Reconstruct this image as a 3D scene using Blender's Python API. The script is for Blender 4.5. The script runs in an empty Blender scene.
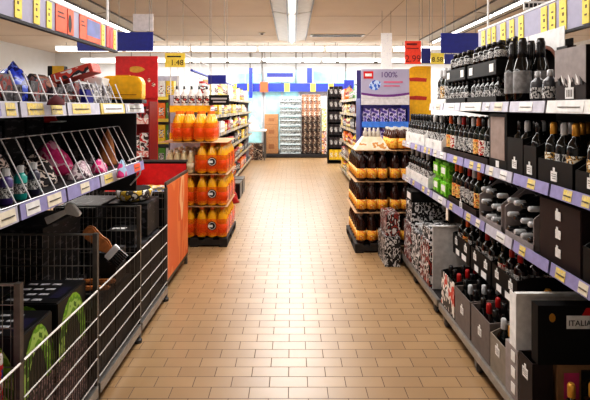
import bpy, bmesh, math, random
from mathutils import Vector, Matrix
R = random.Random(7)
C = bpy.context.scene.collection
PI = math.pi
F = 450.0
def PX(px, Y): return (px-292)/F*Y
def PZ(py, Y): return 1.6-(py-107)/F*Y
ORD = ['first','second','third','fourth','fifth','sixth','seventh','eighth','ninth','tenth','eleventh','twelfth','thirteenth','fourteenth','fifteenth','sixteenth','seventeenth','eighteenth','nineteenth','twentieth','twenty-first','twenty-second','twenty-third','twenty-fourth','twenty-fifth','twenty-sixth','twenty-seventh','twenty-eighth','twenty-ninth','thirtieth','thirty-first','thirty-second','thirty-third','thirty-fourth','thirty-fifth','thirty-sixth','thirty-seventh','thirty-eighth','thirty-ninth','fortieth']

# ------------------------------------------------------------------ materials
def lin(c):
    c = c/255.0
    return c/12.92 if c <= .04045 else ((c+.055)/1.055)**2.4
def rgb(r, g, b): return (lin(r), lin(g), lin(b), 1)
MC = {}
def mat(name, col, rough=.5, metal=0, var=.12, scale=25, emit=0, spec=.5, coat=0, bump=0):
    if name in MC: return MC[name]
    m = bpy.data.materials.new(name); m.use_nodes = True
    nt = m.node_tree; b = nt.nodes['Principled BSDF']
    tc = nt.nodes.new('ShaderNodeTexCoord'); nz = nt.nodes.new('ShaderNodeTexNoise')
    nz.inputs['Scale'].default_value = scale; nz.inputs['Detail'].default_value = 3
    nt.links.new(tc.outputs['Object'], nz.inputs['Vector'])
    rp = nt.nodes.new('ShaderNodeValToRGB')
    rp.color_ramp.elements[0].position = .3; rp.color_ramp.elements[1].position = .7
    c = rgb(*col)
    rp.color_ramp.elements[0].color = tuple(x*(1-var) for x in c[:3])+(1,)
    rp.color_ramp.elements[1].color = tuple(min(1, x*(1+var)) for x in c[:3])+(1,)
    nt.links.new(nz.outputs['Fac'], rp.inputs['Fac'])
    nt.links.new(rp.outputs['Color'], b.inputs['Base Color'])
    b.inputs['Roughness'].default_value = rough; b.inputs['Metallic'].default_value = metal
    b.inputs['Specular IOR Level'].default_value = spec
    b.inputs['Coat Weight'].default_value = coat
    if emit:
        nt.links.new(rp.outputs['Color'], b.inputs['Emission Color']); b.inputs['Emission Strength'].default_value = emit
    if bump:
        bp = nt.nodes.new('ShaderNodeBump'); bp.inputs['Strength'].default_value = bump; bp.inputs['Distance'].default_value = .01
        nt.links.new(nz.outputs['Fac'], bp.inputs['Height']); nt.links.new(bp.outputs['Normal'], b.inputs['Normal'])
    MC[name] = m
    return m
def patt(name, cols, scale=30, rough=.5, kind='noise', stretch=(1,1,1), spec=.5):
    """printed pattern: a noise or cell pattern quantised into several flat colours"""
    if name in MC: return MC[name]
    m = bpy.data.materials.new(name); m.use_nodes = True
    nt = m.node_tree; b = nt.nodes['Principled BSDF']
    tc = nt.nodes.new('ShaderNodeTexCoord'); mp = nt.nodes.new('ShaderNodeMapping')
    mp.inputs['Scale'].default_value = stretch
    nt.links.new(tc.outputs['Object'], mp.inputs['Vector'])
    if kind == 'noise':
        t = nt.nodes.new('ShaderNodeTexNoise'); t.inputs['Scale'].default_value = scale; t.inputs['Detail'].default_value = 2; out = t.outputs['Fac']; lo, hi = .32, .68
    elif kind == 'cell':
        t = nt.nodes.new('ShaderNodeTexVoronoi'); t.inputs['Scale'].default_value = scale; sp = nt.nodes.new('ShaderNodeSeparateColor')
        nt.links.new(t.outputs['Color'], sp.inputs['Color']); out = sp.outputs[0]; lo, hi = 0, 1
    else:
        t = nt.nodes.new('ShaderNodeTexWave'); t.inputs['Scale'].default_value = scale; t.inputs['Distortion'].default_value = 3; t.inputs['Detail'].default_value = 1; out = t.outputs['Fac']; lo, hi = 0, 1
    nt.links.new(mp.outputs['Vector'], t.inputs['Vector'])
    rp = nt.nodes.new('ShaderNodeValToRGB'); rp.color_ramp.interpolation = 'CONSTANT'
    n = len(cols); el = rp.color_ramp.elements
    while len(el) < n: el.new(.5)
    for i, c in enumerate(cols):
        el[i].position = 0 if i == 0 else lo+(hi-lo)*i/n
    for i, c in enumerate(cols): el[i].color = rgb(*c)
    nt.links.new(out, rp.inputs['Fac']); nt.links.new(rp.outputs['Color'], b.inputs['Base Color'])
    b.inputs['Roughness'].default_value = rough; b.inputs['Specular IOR Level'].default_value = spec
    MC[name] = m
    return m

black = mat('black_card', (15,13,13), .55, spec=.3)
blackg = mat('black_plastic', (16,16,18), .3)
dbrown = mat('dark_brown_card', (40,29,28), .55, spec=.3)
greyc = mat('grey_card', (150,140,138), .6)
greyb = mat('grey_brown_card', (108,98,94), .6)
white = mat('white_card', (232,230,228), .5)
silver = mat('silver_print', (190,190,192), .3, .3)
lav = mat('lavender_rail', (150,146,192), .35)
palerail = mat('pale_rail', (192,190,204), .35)
ylab = patt('pale_yellow_label', [(226,200,96),(236,214,130),(206,190,150),(232,206,104)], 40, stretch=(1,2,1))
yellowc = mat('yellow_card', (236,212,84), .5)
dark = mat('dark_ink', (25,22,25), .6)
chrome = mat('chrome_wire', (226,226,230), .3, .55)
steel = mat('galvanised_steel', (165,162,158), .38, .8)
dsteel = mat('dull_steel', (112,108,104), .45, .7)
backp = mat('dark_back_panel', (34,32,34), .6)
glassb = mat('black_glass', (10,11,10), .1, spec=.6)
glassg = mat('dark_green_glass', (14,24,14), .1, spec=.6)
glassr = mat('red_black_glass', (28,8,10), .1, spec=.6)
goldf = mat('gold_foil', (205,150,60), .3, .5)
redf = mat('red_foil', (170,26,24), .35)
whitef = mat('white_foil', (196,196,198), .35)
blackf = mat('black_foil', (24,22,24), .25)
orangef = mat('orange_foil', (215,95,35), .4)
cream = mat('cream_label', (225,215,195), .6)
lgold = patt('gold_print_label', [(225,215,195),(200,150,60),(40,34,30),(235,228,215)], 60)
lwhite = patt('white_print_label', [(34,32,34),(196,194,192),(40,38,40),(226,224,222),(150,148,148)], 45, stretch=(1,1,.6))
lred = patt('red_print_label', [(190,40,35),(235,225,210),(150,30,30)], 55)
lorange = patt('orange_print_label', [(220,110,45),(235,200,120),(120,50,30)], 55)
navy = mat('navy_sign', (32,40,134), .45)
blue = mat('blue_band', (40,60,170), .45)
orange = mat('orange_card', (240,92,48), .5)
red = mat('red_card', (206,28,30), .45)
yellowp = mat('yellow_plastic', (246,186,20), .4)
rubber = mat('caster_rubber', (60,60,62), .6)
wood = mat('beech_wood', (176,112,62), .45, var=.25, scale=40)

# ------------------------------------------------------------------ mesh builder
class MB:
    def __init__(s): s.v, s.f, s.m = [], [], []
    def add(s, vs, fs, m=0, M=None):
        o = len(s.v)
        s.v += [tuple(M @ Vector(v)) if M is not None else tuple(v) for v in vs]
        for k, f in enumerate(fs):
            s.f.append(tuple(i+o for i in f)); s.m.append(m[k] if isinstance(m, list) else m)
        return s
    def box(s, x0, x1, y0, y1, z0, z1, m=0, M=None):
        vs = [(x0,y0,z0),(x1,y0,z0),(x1,y1,z0),(x0,y1,z0),(x0,y0,z1),(x1,y0,z1),(x1,y1,z1),(x0,y1,z1)]
        return s.add(vs, [(3,2,1,0),(4,5,6,7),(0,1,5,4),(1,2,6,5),(2,3,7,6),(3,0,4,7)], m, M)
    def lathe(s, prof, n=14, c=(0,0,0), m=0, M=None):
        vs, fs, ms = [], [], []
        for r, z in prof:
            for i in range(n):
                a = 2*PI*i/n; vs.append((c[0]+r*math.cos(a), c[1]+r*math.sin(a), c[2]+z))
        for k in range(len(prof)-1):
            for i in range(n):
                j = (i+1) % n
                fs.append((k*n+i, k*n+j, (k+1)*n+j, (k+1)*n+i)); ms.append(m[k] if isinstance(m, list) else m)
        fs.append(tuple(range(n))[::-1]); ms.append(ms[0])
        fs.append(tuple(range((len(prof)-1)*n, len(prof)*n))); ms.append(ms[-2])
        return s.add(vs, fs, ms, M)
    def bar(s, a, b, r=.004, n=5, m=0):
        a, b = Vector(a), Vector(b); d = b-a; L = d.length
        M = Matrix.Translation(a) @ d.to_track_quat('Z', 'Y').to_matrix().to_4x4()
        vs = []
        for z in (0, L):
            for i in range(n): vs.append((r*math.cos(2*PI*i/n+.4), r*math.sin(2*PI*i/n+.4), z))
        fs = [(i, (i+1) % n, n+(i+1) % n, n+i) for i in range(n)]+[tuple(range(n))[::-1], tuple(range(n, 2*n))]
        return s.add(vs, fs, m, M)
    def path(s, pts, r=.004, n=5, m=0):
        for a, b in zip(pts, pts[1:]): s.bar(a, b, r, n, m)
        return s
    def prism(s, poly, d0, d1, axis='y', m=0, M=None):
        """polygon in the plane across `axis`, extruded d0..d1"""
        n = len(poly)
        def p(a, b, d): return (a, d, b) if axis == 'y' else (d, a, b) if axis == 'x' else (a, b, d)
        vs = [p(a, b, d0) for a, b in poly]+[p(a, b, d1) for a, b in poly]
        fs = [tuple(range(n)), tuple(range(2*n-1, n-1, -1))]+[(i, n+i, n+(i+1) % n, (i+1) % n) for i in range(n)]
        return s.add(vs, fs, m, M)
    def build(s, name, mats, parent=None, smooth=False, bevel=0):
        me = bpy.data.meshes.new(name); me.from_pydata(s.v, [], s.f)
        for q in (mats if isinstance(mats, (list, tuple)) else [mats]): me.materials.append(q)
        me.polygons.foreach_set('material_index', s.m)
        bm = bmesh.new(); bm.from_mesh(me)
        bmesh.ops.recalc_face_normals(bm, faces=bm.faces)
        if bevel: bmesh.ops.bevel(bm, geom=bm.edges[:], offset=bevel, segments=2, affect='EDGES', clamp_overlap=True)
        bm.to_mesh(me); bm.free()
        if smooth:
            me.polygons.foreach_set('use_smooth', [len(p.vertices) <= 4 for p in me.polygons])
        o = bpy.data.objects.new(name, me); C.objects.link(o)
        if parent is not None: o.parent = parent
        return o
def mb(): return MB()
def tag(o, label, cat, group=None):
    o['label'] = label; o['category'] = cat
    if group: o['group'] = group
    return o
def thing(name, label, cat, loc=(0,0,0), rz=0, group=None):
    o = bpy.data.objects.new(name, None); C.objects.link(o); o.location = loc; o.rotation_euler = (0,0,rz)
    o.empty_display_size = .1
    return tag(o, label, cat, group)
def struct(o): o['kind'] = 'structure'; return o
PROTO = []
def proto(o):
    PROTO.append(o); return o
def dup(root, loc, label=None, rot=(0,0,0), group=None, scale=None, swap=None, cat=None):
    def cp(o, par):
        c = o.copy(); C.objects.link(c); c.parent = par
        for ch in o.children: cp(ch, c)
        return c
    r = cp(root, None); r.location = loc; r.rotation_euler = rot
    if scale: r.scale = scale
    if label: r['label'] = label
    if group: r['group'] = group
    if cat: r['category'] = cat
    return r
def text(name, body, size, loc, rot, m, parent=None, ex=.0006, align='CENTER'):
    cu = bpy.data.curves.new(name, 'FONT'); cu.body = body; cu.size = size; cu.align_x = align; cu.align_y = 'CENTER'; cu.extrude = ex
    cu.materials.append(m); o = bpy.data.objects.new(name, cu); C.objects.link(o)
    o.location = loc; o.rotation_euler = rot
    if parent is not None: o.parent = parent
    return o
FRONT = (PI/2, 0, 0); FACE_L = (PI/2, 0, -PI/2); FACE_R = (PI/2, 0, PI/2)

# ------------------------------------------------------------------ the room
def floor_mat():
    m = bpy.data.materials.new('tan_floor_tiles'); m.use_nodes = True; nt = m.node_tree; b = nt.nodes['Principled BSDF']; L = nt.links.new
    tc = nt.nodes.new('ShaderNodeTexCoord'); mp = nt.nodes.new('ShaderNodeMapping'); mp.inputs['Location'].default_value = (.02, .03, 0)
    L(tc.outputs['Object'], mp.inputs['Vector'])
    br = nt.nodes.new('ShaderNodeTexBrick'); br.offset = .5
    br.inputs['Scale'].default_value = 1; br.inputs['Brick Width'].default_value = .22; br.inputs['Row Height'].default_value = .1
    br.inputs['Mortar Size'].default_value = .0024; br.inputs['Mortar Smooth'].default_value = .2; br.inputs['Bias'].default_value = 0
    br.inputs['Color1'].default_value = rgb(176,143,104); br.inputs['Color2'].default_value = rgb(165,132,94); br.inputs['Mortar'].default_value = rgb(92,70,52)
    L(mp.outputs['Vector'], br.inputs['Vector'])
    nz = nt.nodes.new('ShaderNodeTexNoise'); nz.inputs['Scale'].default_value = 2.2; nz.inputs['Detail'].default_value = 5
    L(tc.outputs['Object'], nz.inputs['Vector'])
    mx = nt.nodes.new('ShaderNodeMix'); mx.data_type = 'RGBA'; mx.blend_type = 'MULTIPLY'; mx.inputs[0].default_value = .35
    L(br.outputs['Color'], mx.inputs[6])
    rp = nt.nodes.new('ShaderNodeValToRGB'); rp.color_ramp.elements[0].color = (.62,.6,.58,1); rp.color_ramp.elements[1].color = (1,1,1,1); rp.color_ramp.elements[0].position = .3; rp.color_ramp.elements[1].position = .7
    L(nz.outputs['Fac'], rp.inputs['Fac']); L(rp.outputs['Color'], mx.inputs[7]); L(mx.outputs[2], b.inputs['Base Color'])
    mr = nt.nodes.new('ShaderNodeMapRange'); mr.inputs[3].default_value = .34; mr.inputs[4].default_value = .8
    L(br.outputs['Fac'], mr.inputs[0]); L(mr.outputs[0], b.inputs['Roughness'])
    bp = nt.nodes.new('ShaderNodeBump'); bp.invert = True; bp.inputs['Strength'].default_value = .35; bp.inputs['Distance'].default_value = .004
    L(br.outputs['Fac'], bp.inputs['Height']); L(bp.outputs['Normal'], b.inputs['Normal'])
    b.inputs['Specular IOR Level'].default_value = .9
    return m
CZ = 3.42
wallm = mat('white_wall_paint', (222,224,226), .8, var=.03, scale=3)
ceilm = mat('beige_ceiling_panels', (214,201,187), .85, var=.05, scale=1.2)
struct(mb().box(-8, 8, -3, 15.2, -.1, 0).build('floor', floor_mat()))
struct(mb().box(-8, 8, -3, 15.2, CZ, CZ+.1).build('ceiling', ceilm))
struct(mb().box(-8.1, -8, -3, 15.2, 0, CZ).build('wall_left', wallm))
struct(mb().box(8, 8.1, -3, 15.2, 0, CZ).build('wall_right', wallm))
struct(mb().box(-8, 8, -3.1, -3, 0, CZ).build('wall_front', wallm))
struct(mb().box(-8, 8, 15.2, 15.3, 0, CZ).build('wall_back', wallm))
struct(mb().box(-8, 8, 15.17, 15.2, 0, .09).build('baseboard_back', backp))
# ceiling panel joints
jm = mat('ceiling_joint', (168,150,132), .8)
for i, y in enumerate((4.2, 6.6, 9.0, 11.4)):
    struct(mb().box(-8, 8, y, y+.012, CZ-.004, CZ).build('trim_%d' % (i+1), jm))
for i, x in enumerate((-4.8, -1.9, 1.9, 4.8)):
    struct(mb().box(x, x+.012, -3, 15.2, CZ-.005, CZ-.001).build('trim_%d' % (i+5), jm))
# windows in the back wall
winm = mat('bright_window_glass', (160,206,208), .08, var=.3, scale=3, emit=.45)
framem = mat('pale_window_frame', (205,210,214), .5)
def window(i, px0, px1, py0, py1, nd=0):
    Y = 15.17; x0, x1, z0, z1 = PX(px0,Y), PX(px1,Y), PZ(py1,Y), PZ(py0,Y)
    f = mb(); w = .05
    f.box(x0,x1,Y-.03,Y+.02,z0,z0+w).box(x0,x1,Y-.03,Y+.02,z1-w,z1).box(x0,x0+w,Y-.03,Y+.02,z0+w,z1-w).box(x1-w,x1,Y-.03,Y+.02,z0+w,z1-w)
    for k in range(nd):
        xx = x0+(x1-x0)*(k+1)/(nd+1); f.box(xx-.02,xx+.02,Y-.03,Y+.02,z0+w,z1-w)
    o = struct(f.build('window_%d' % i, framem))
    g = mb().box(x0+w,x1-w,Y-.005,Y+.005,z0+w,z1-w).build('window_glass', winm, o); g['kind'] = 'structure'
window(1, 228, 263, 72, 150, 1); window(2, 264, 300, 68, 150, 1); window(3, 312, 334, 70, 88); window(4, 335, 356, 70, 88)

# ------------------------------------------------------------------ lights
tubem = mat('lit_tube', (255,252,246), .4, var=.0, emit=6)
wingm = mat('white_reflector', (204,202,196), .5, var=.07, scale=9)
housm = mat('white_housing', (225,225,225), .5, var=.03)
def luminaire_y(x, y0, y1, label):
    t = thing('ceiling_light', label, 'ceiling light', (x, (y0+y1)/2, CZ-.001), 0, 'light rows over the aisles')
    L = (y1-y0)/2
    mb().box(-.07,.07,-L,L,-.06,0).build('housing', housm, t)
    mb().bar((0,-L+.05,-.085),(0,L-.05,-.085),.024,10).build('tube', tubem, t, True)
    for s in (-1,1):
        mb().box(s*.085-.012,s*.085+.012,-L,L,-.09,-.056).build('edge_strip', dsteel, t)
        mb().prism([(s*.07,-.055),(s*.36,-.012),(s*.36,-.004),(s*.07,-.02)],-L,L,'y').build('reflector', wingm, t)
        mb().box(s*.365-.008,s*.365+.008,-L,L,-.03,0).build('edge_strip', dsteel, t)
    return t
for x, w in ((-3.8,'above the aisle beyond the tool shelves'), (0,'straight above the tiled centre aisle'), (3.8,'above the aisle beyond the wine shelves')):
    ys = [(-2.4,1.2),(1.25,4.85),(4.9,8.5),(8.55,12.15)]
    for k, (a, b) in enumerate(ys):
        luminaire_y(x, a, b, 'long white tube light, %s from the entrance, %s' % (ORD[k], w))
    li = bpy.data.lights.new('row_light','AREA'); li.shape = 'RECTANGLE'; li.size = .5 if x else 1.1; li.size_y = 14 if x else 10.5; li.energy = 235 if x else 270
    li.color = (1,.975,.94)
    o = bpy.data.objects.new('row_light', li); C.objects.link(o); o.location = (x, 5.2 if x else 7.2, CZ-.16)
def luminaire_x(y, x0, x1, z, label):
    t = thing('ceiling_light', label, 'ceiling light', ((x0+x1)/2, y, z), 0, 'light rows across the back of the shop')
    L = (x1-x0)/2
    mb().box(-L,L,-.09,.09,.0,.05).build('housing', housm, t)
    mb().prism([(-.13,0),(.13,0),(.1,-.1),(-.1,-.1)],-L+.04,L-.04,'x').build('lit_diffuser', mat('lit_diffuser',(255,252,246),.4,var=0,emit=3), t)
    for s in (-.7,.7): mb().bar((s*L,0,.05),(s*L,0,CZ-z),.008,6).build('hanger', dsteel, t)
for row, (y, z) in enumerate(((12.7,3.28),(14.2,3.1))):
    for k in range(7):
        x0 = -6.65+k*1.9
        luminaire_x(y, x0, x0+1.86, z, 'white cross light, %s from the left in the %s row before the windows' % (ORD[k], ('nearer','farther')[row]))
li = bpy.data.lights.new('back_light','AREA'); li.shape = 'RECTANGLE'; li.size = 13; li.size_y = .4; li.energy = 260
o = bpy.data.objects.new('back_light', li); C.objects.link(o); o.location = (0, 13.6, 3.0); o.rotation_euler = (math.radians(20),0,0)
li = bpy.data.lights.new('far_floor_fill','AREA'); li.shape = 'RECTANGLE'; li.size = 2.2; li.size_y = 5; li.energy = 40; li.color = (1,.985,.97)  # added fill that brightens the far floor; no fixture belongs to it
o = bpy.data.objects.new('far_floor_fill', li); C.objects.link(o); o.location = (0, 9.6, 3.2)
li = bpy.data.lights.new('window_daylight','AREA'); li.shape = 'RECTANGLE'; li.size = 4.6; li.size_y = 1.2; li.energy = 85; li.color = (.94,.98,1)
o = bpy.data.objects.new('window_daylight', li); C.objects.link(o); o.location = (0, 14.75, 2.5); o.rotation_euler = (math.radians(-75),0,0)
# conduit rail below the back lights
t = thing('hanging_rail', 'thin grey rail hanging across the shop before the back windows', 'rail', (0,12.9,2.86))
mb().bar((-4,0,0),(4,0,0),.014,6).build('rail', dsteel, t)
for x in (-2.9,-1.85,-.78,.3,1.3,2.4): mb().box(x-.06,x+.06,-.03,.03,-.02,.05).bar((x,0,.04),(x,0,CZ-2.86),.006).build('hanger', dsteel, t)
t = thing('ceiling_vent', 'long dark slotted air vent in the beige ceiling', 'vent', (PX(337,11.4), 11.4, CZ))
mb().box(-.68,.68,-.16,.16,-.02,-.001).build('frame', framem, t)
for k in range(3): mb().box(-.62,.62,-.12+k*.09,-.06+k*.09,-.024,-.019).build('slot', dark, t)
t = thing('smoke_detector', 'small round white smoke detector on the ceiling near the centre light', 'smoke detector', (PX(262,11),11,CZ))
mb().lathe([(.07,-.03),(.075,-.02),(.075,0)],14).build('body', housm, t); mb().lathe([(.03,-.05),(.04,-.03)],12).build('sensor', dark, t)
t = thing('dome_camera', 'small dark dome camera on the ceiling left of the centre light', 'camera', (PX(252,13.2),13.2,CZ))
mb().lathe([(.09,-.05),(.09,0)],14).build('mount', housm, t); mb().lathe([(.02,-.12),(.06,-.1),(.075,-.05)],14).build('dome', blackg, t, True)

# ------------------------------------------------------------------ bottles (sources, copied below)
def bottle_src(kind, body, lab, cap, H=.29, r=.037, shape='wine'):
    if shape == 'wine': pr = [(r*.9,0),(r,.006),(r,H*.6),(r*.82,H*.69),(r*.4,H*.77),(r*.36,H*.83)]
    elif shape == 'spark': pr = [(r*.9,0),(r,.006),(r,H*.5),(r*.85,H*.6),(r*.5,H*.74),(r*.4,H*.83)]
    elif shape == 'soda': pr = [(r*.8,0),(r,.012),(r*.96,H*.3),(r,H*.55),(r*.9,H*.68),(r*.5,H*.84),(r*.34,H*.92)]
    else: pr = [(r*.9,0),(r,.006),(r,H*.62),(r*.9,H*.7),(r*.42,H*.78),(r*.4,H*.84)]
    o = mb().lathe(pr, 14).build(kind, body, None, True)
    tag(o, kind, 'bottle')
    if lab: mb().lathe([(r*1.02,H*.16),(r*1.025,H*.17),(r*1.025,H*.49),(r*1.02,H*.5)] if shape != 'soda' else [(r*1.03,H*.24),(r*1.03,H*.52)], 14).build('label', lab, o, True)
    if shape == 'soda': mb().lathe([(r*.42,H*.9),(r*.42,H)], 10).build('cap', cap, o)
    else: mb().lathe([(r*.4,H*.8),(r*.43,H*.81),(r*.42,H*.97),(r*.3,H)] if shape != 'spark' else [(r*.62,H*.68),(r*.5,H*.8),(r*.5,H*.93),(r*.36,H)], 12).build('capsule', cap, o, True)
    return proto(o)
B = {
 'black': bottle_src('wine_bottle', glassb, lwhite, blackf),
 'gold': bottle_src('wine_bottle', glassb, lgold, goldf),
 'green': bottle_src('wine_bottle', glassg, cream, blackf),
 'redcap': bottle_src('wine_bottle', glassr, lwhite, redf),
 'redlab': bottle_src('wine_bottle', glassg, lred, blackf),
 'silver': bottle_src('wine_bottle', glassb, lwhite, whitef),
 'orange': bottle_src('wine_bottle', glassg, lorange, orangef),
 'spark': bottle_src('sparkling_wine_bottle', glassg, lgold, silver, .3, .042, 'spark'),
 'magnum': bottle_src('magnum_bottle', glassb, mat('grey_label',(120,118,118),.5,var=.5,scale=30), blackf, .36, .046, 'spark'),
 'small': bottle_src('small_wine_bottle', glassb, lwhite, blackf, .17, .03, 'wine'),
 'flask': bottle_src('spirit_bottle', mat('grey_glass',(70,70,74),.15), lwhite, silver, .165, .034, 'liq'),
}
BW = {'black':'black wine bottle','gold':'gold-labelled wine bottle','green':'cream-labelled green bottle','redcap':'red-topped wine bottle','redlab':'red-labelled wine bottle','silver':'silver-topped wine bottle','orange':'orange-labelled wine bottle','spark':'foil-topped sparkling bottle','magnum':'tall magnum bottle','small':'small wine bottle','flask':'short grey spirit bottle'}
ROW = ['front','second','third','fourth','fifth']
def bottles(kinds, x0, z, y0, ny, nx, where, dy=.081, dx=.083, group=None, ph=0):
    """nx rows away from the aisle, ny along it"""
    for i in range(nx):
        for j in range(ny):
            k = kinds[(i*2+j+ph) % len(kinds)]
            s = B[k]
            dup(s, (x0+i*dx, y0+j*dy, z), '%s %s, %s row, %s' % (ORD[j], BW[k], ROW[i], where), rot=(0,0,R.uniform(0,6)), group=group or 'bottles in '+where)

def carton(name, label, y0, y1, x0, x1, z, h, hf, m, tags=1, tagz=.6, group=None, side=1, tagm=None, hb=None, front=None, mark=None):
    """open-topped carton facing the aisle; side=1 right of the aisle, hf front wall height"""
    w = .006; hb = hb or h
    t = thing(name, label, 'carton', ((x0+x1)/2, (y0+y1)/2, z), 0 if side == 1 else PI, group)
    X, Yh = (x1-x0)/2, (y1-y0)/2
    b = mb().box(-X,X,-Yh,Yh,0,.006).box(X-w,X,-Yh,Yh,.006,hb)
    for s in (-1,1):
        y = s*(Yh-w/2)
        b.prism([(-X+w,.006),(X-w,.006),(X-w,hb),(-X+w+.4*X,hb if hb < h*1.3 else h),(-X+w,hf)], y-w/2, y+w/2, 'y')
    b.build('box', m, t)
    mb().box(-X,-X+w,-Yh,Yh,.006,hf).build('front_flap', front or m, t)
    for k in range(tags):
        yy = 0 if tags == 1 else -Yh*.55+k*(1.1*Yh/(tags-1))
        zc = hf*tagz
        g = mb().box(-X-.003,-X-.0005,yy-.024,yy+.024,zc-.026,zc+.02).box(-X-.003,-X-.0005,yy-.007,yy+.007,zc+.02,zc+.038)
        g.box(-X-.0036,-X-.003,yy-.017,yy+.017,zc-.004,zc-.001,1).box(-X-.0036,-X-.003,yy-.017,yy+.012,zc-.014,zc-.011,1).box(-X-.0036,-X-.003,yy-.017,yy+.017,zc+.006,zc+.009,1)
        g.build('price_tag', [tagm or white, dsteel], t)
    return t

# ------------------------------------------------------------------ near wine shelves on the right
def rail_parts(t, x, sgn, ys, z, mats, tags, hgt=.05):
    mb().prism([(x, z-hgt*.75),(x+sgn*.004, z-hgt*.75),(x+sgn*.003, z+hgt*.36),(x, z+hgt*.36)], ys[0], ys[-1], 'y').build('rail_backing', dark, t)
    for k, (a, b) in enumerate(zip(ys, ys[1:])):
        pr = mb().prism([(x+sgn*.0045, z-hgt*.75),(x+sgn*.014, z-hgt*.75),(x+sgn*.006, z+hgt*.4),(x+sgn*.0035, z+hgt*.4)], a+.009, b-.009, 'y')
        pr = pr.build('price_rail', mats[k % len(mats)], t)
        for (c, w, m) in tags[k % len(tags)]:
            yc = a+(b-a)*c
            g = mb().prism([(x+sgn*.0146, z-hgt*.62),(x+sgn*.0156, z-hgt*.62),(x+sgn*.008, z+hgt*.3),(x+sgn*.007, z+hgt*.3)], yc-w/2, yc+w/2, 'y')
            g.box(x+sgn*.0135-.0025,x+sgn*.0135+.0025,yc-w*.38,yc+w*.38,z-.012,z-.008,1)
            g.build('price_label', [ylab if m is yellowc else m, dsteel], pr)
def shelf_board(t, x0, x1, y0, y1, z, m=None):
    mb().box(x0,x1,y0,y1,z-.03,z).build('shelf_board', m or backp, t)
Wt = thing('shelf_unit', 'long dark wine shelving unit with pale price rails along the right of the aisle', 'shelving', (0,0,0))
mb().box(1.74,1.77,1.0,3.9,0,1.75).box(1.74,1.77,3.9,4.9,0,1.4).build('back_panel', backp, Wt)
for y in (1.0,2.3,3.86,4.86): mb().box(1.7,1.74,y,y+.04,0,1.75 if y < 4 else 1.4).build('upright', dsteel, Wt)
def frange(a, b, n): return [a+(b-a)*i/n for i in range(n+1)]
for z, mats, tags in ((1.615,[palerail,palerail,white],[[(.5,.13,white)],[(.35,.1,cream),(.75,.05,white)],[(.5,.2,white)]]),
                      (1.23,[lav,palerail,lav],[[(.45,.07,yellowc)],[(.3,.08,white),(.75,.05,cream)],[(.25,.05,yellowc),(.6,.06,yellowc)]]),
                      (.87,[lav,palerail,lav],[[(.7,.06,yellowc)],[(.4,.1,white)],[(.3,.06,cream),(.75,.07,yellowc)]])):
    ye, nn = (3.9, 8) if z > 1.5 else (4.86, 11)
    shelf_board(Wt, 1.205, 1.69, 1.04, ye, z)
    for y in (1.0,2.3,3.86,4.86)[:3 if z > 1.5 else 4]: mb().prism([(1.3,z-.031),(1.7,z-.031),(1.7,z-.09)],y+.005,y+.03,'y').build('bracket', dsteel, Wt)
    rail_parts(Wt, 1.2, -1, frange(1.04,ye,nn), z-.005, mats, tags)
# header board
def header(label, x, sgn, y0, y1, z0, z1, cards, group=None):
    t = thing('price_header_board', label, 'sign', (0,0,0))
    mb().box(x,x+.02*(-sgn),y0,y1,z0,z1).build('board', mat('lavender_board',(164,160,184),.5,var=.05), t)
    mb().box(x+.004*sgn,x-.024*sgn,y0,y1,z0-.014,z0).build('bottom_trim', dark, t)
    mb().box(x+.004*sgn,x-.024*sgn,y0,y1,z1,z1+.012).build('top_trim', white, t)
    for y in frange(y0+.1, y1-.1, 2): mb().box(x-.034*sgn-.006,x-.034*sgn+.006,y-.006,y+.006,z1-.05,CZ-.001).build('hanger', white, t)
    for a, b, kind in cards:
        h = z1-z0; m = {'y':yellowc,'o':orange,'e':orange,'p':orange,'r':red}[kind]
        c = mb().box(x+.001*sgn,x+.005*sgn,a,b,z0+.005,z1-.004 if kind != 'y' else z1-.01)
        if kind == 'y':
            for q in range(3):
                zc = z0+h*(.25+.2*q); c.box(x+.005*sgn,x+.0058*sgn,a+(b-a)*.3,b-(b-a)*(.35+.1*(q % 2)),zc,zc+h*(.05+.05*(q==1)),1)
        elif kind == 'o':
            c.box(x+.005*sgn,x+.0058*sgn,a+.02,b-.02,z0+h*.55,z0+h*.6,1).box(x+.005*sgn,x+.0058*sgn,a+.02,b-.035,z0+h*.7,z0+h*.75,1)
        elif kind == 'e':
            n = 16; ym, zm = (a+b)/2-.01, z0+h*.45
            c.prism([(ym+(b-a)*.28*math.cos(2*PI*i/n), zm+h*.34*math.sin(2*PI*i/n)) for i in range(n)], x+.005*sgn, x+.006*sgn, 'x', 1)
        elif kind == 'p':
            c.box(x+.005*sgn,x+.0058*sgn,a,b-.01,z0+h*.25,z1-h*.08,2)
        c.build('price_card', [m, mat('brown_ink',(104,84,40),.6) if kind == 'y' else dark, mat('blue_grey_print',(96,104,160),.5,var=.4,scale=8)], t)
    return t
def yr(px): return 675.0/(px-292)
def yl(px): return 585.0/(292-px)
header('long lavender header board with only yellow price cards, above the wine bottles', 1.5, -1, 1.1, 3.62, 2.02, 2.205,
       [(yr(b), yr(a), 'y') for a, b in ((482,485.5),(488,491),(492.5,496),(501,506),(510,514.5),(519,524),(541.5,547.5),(550,556),(560,567),(583,590),(612,624),(650,668))])
header('long lavender header board with yellow and orange price cards above the tool shelves', -1.3, 1, 1.1, 3.35, 2.016, 2.172,
       [(yl(a), yl(b), k) for a, b, k in ((-90,-75,'y'),(-30,-20,'y'),(14,21,'y'),(33,39,'y'),(46,51,'y'),(55,66,'o'),(67,73,'e'),(79,86,'o'),(86.3,100,'p'),(101,104,'y'),(106,109,'r'),(109.5,112.5,'r'),(113,115.5,'y'))])

# --- top shelf, from the near end
z = 1.616
carton('wine_carton','dark brown carton at the near end of the top wine shelf',1.45,1.84,1.22,1.5,z,.25,.25,dbrown,1)
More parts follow.
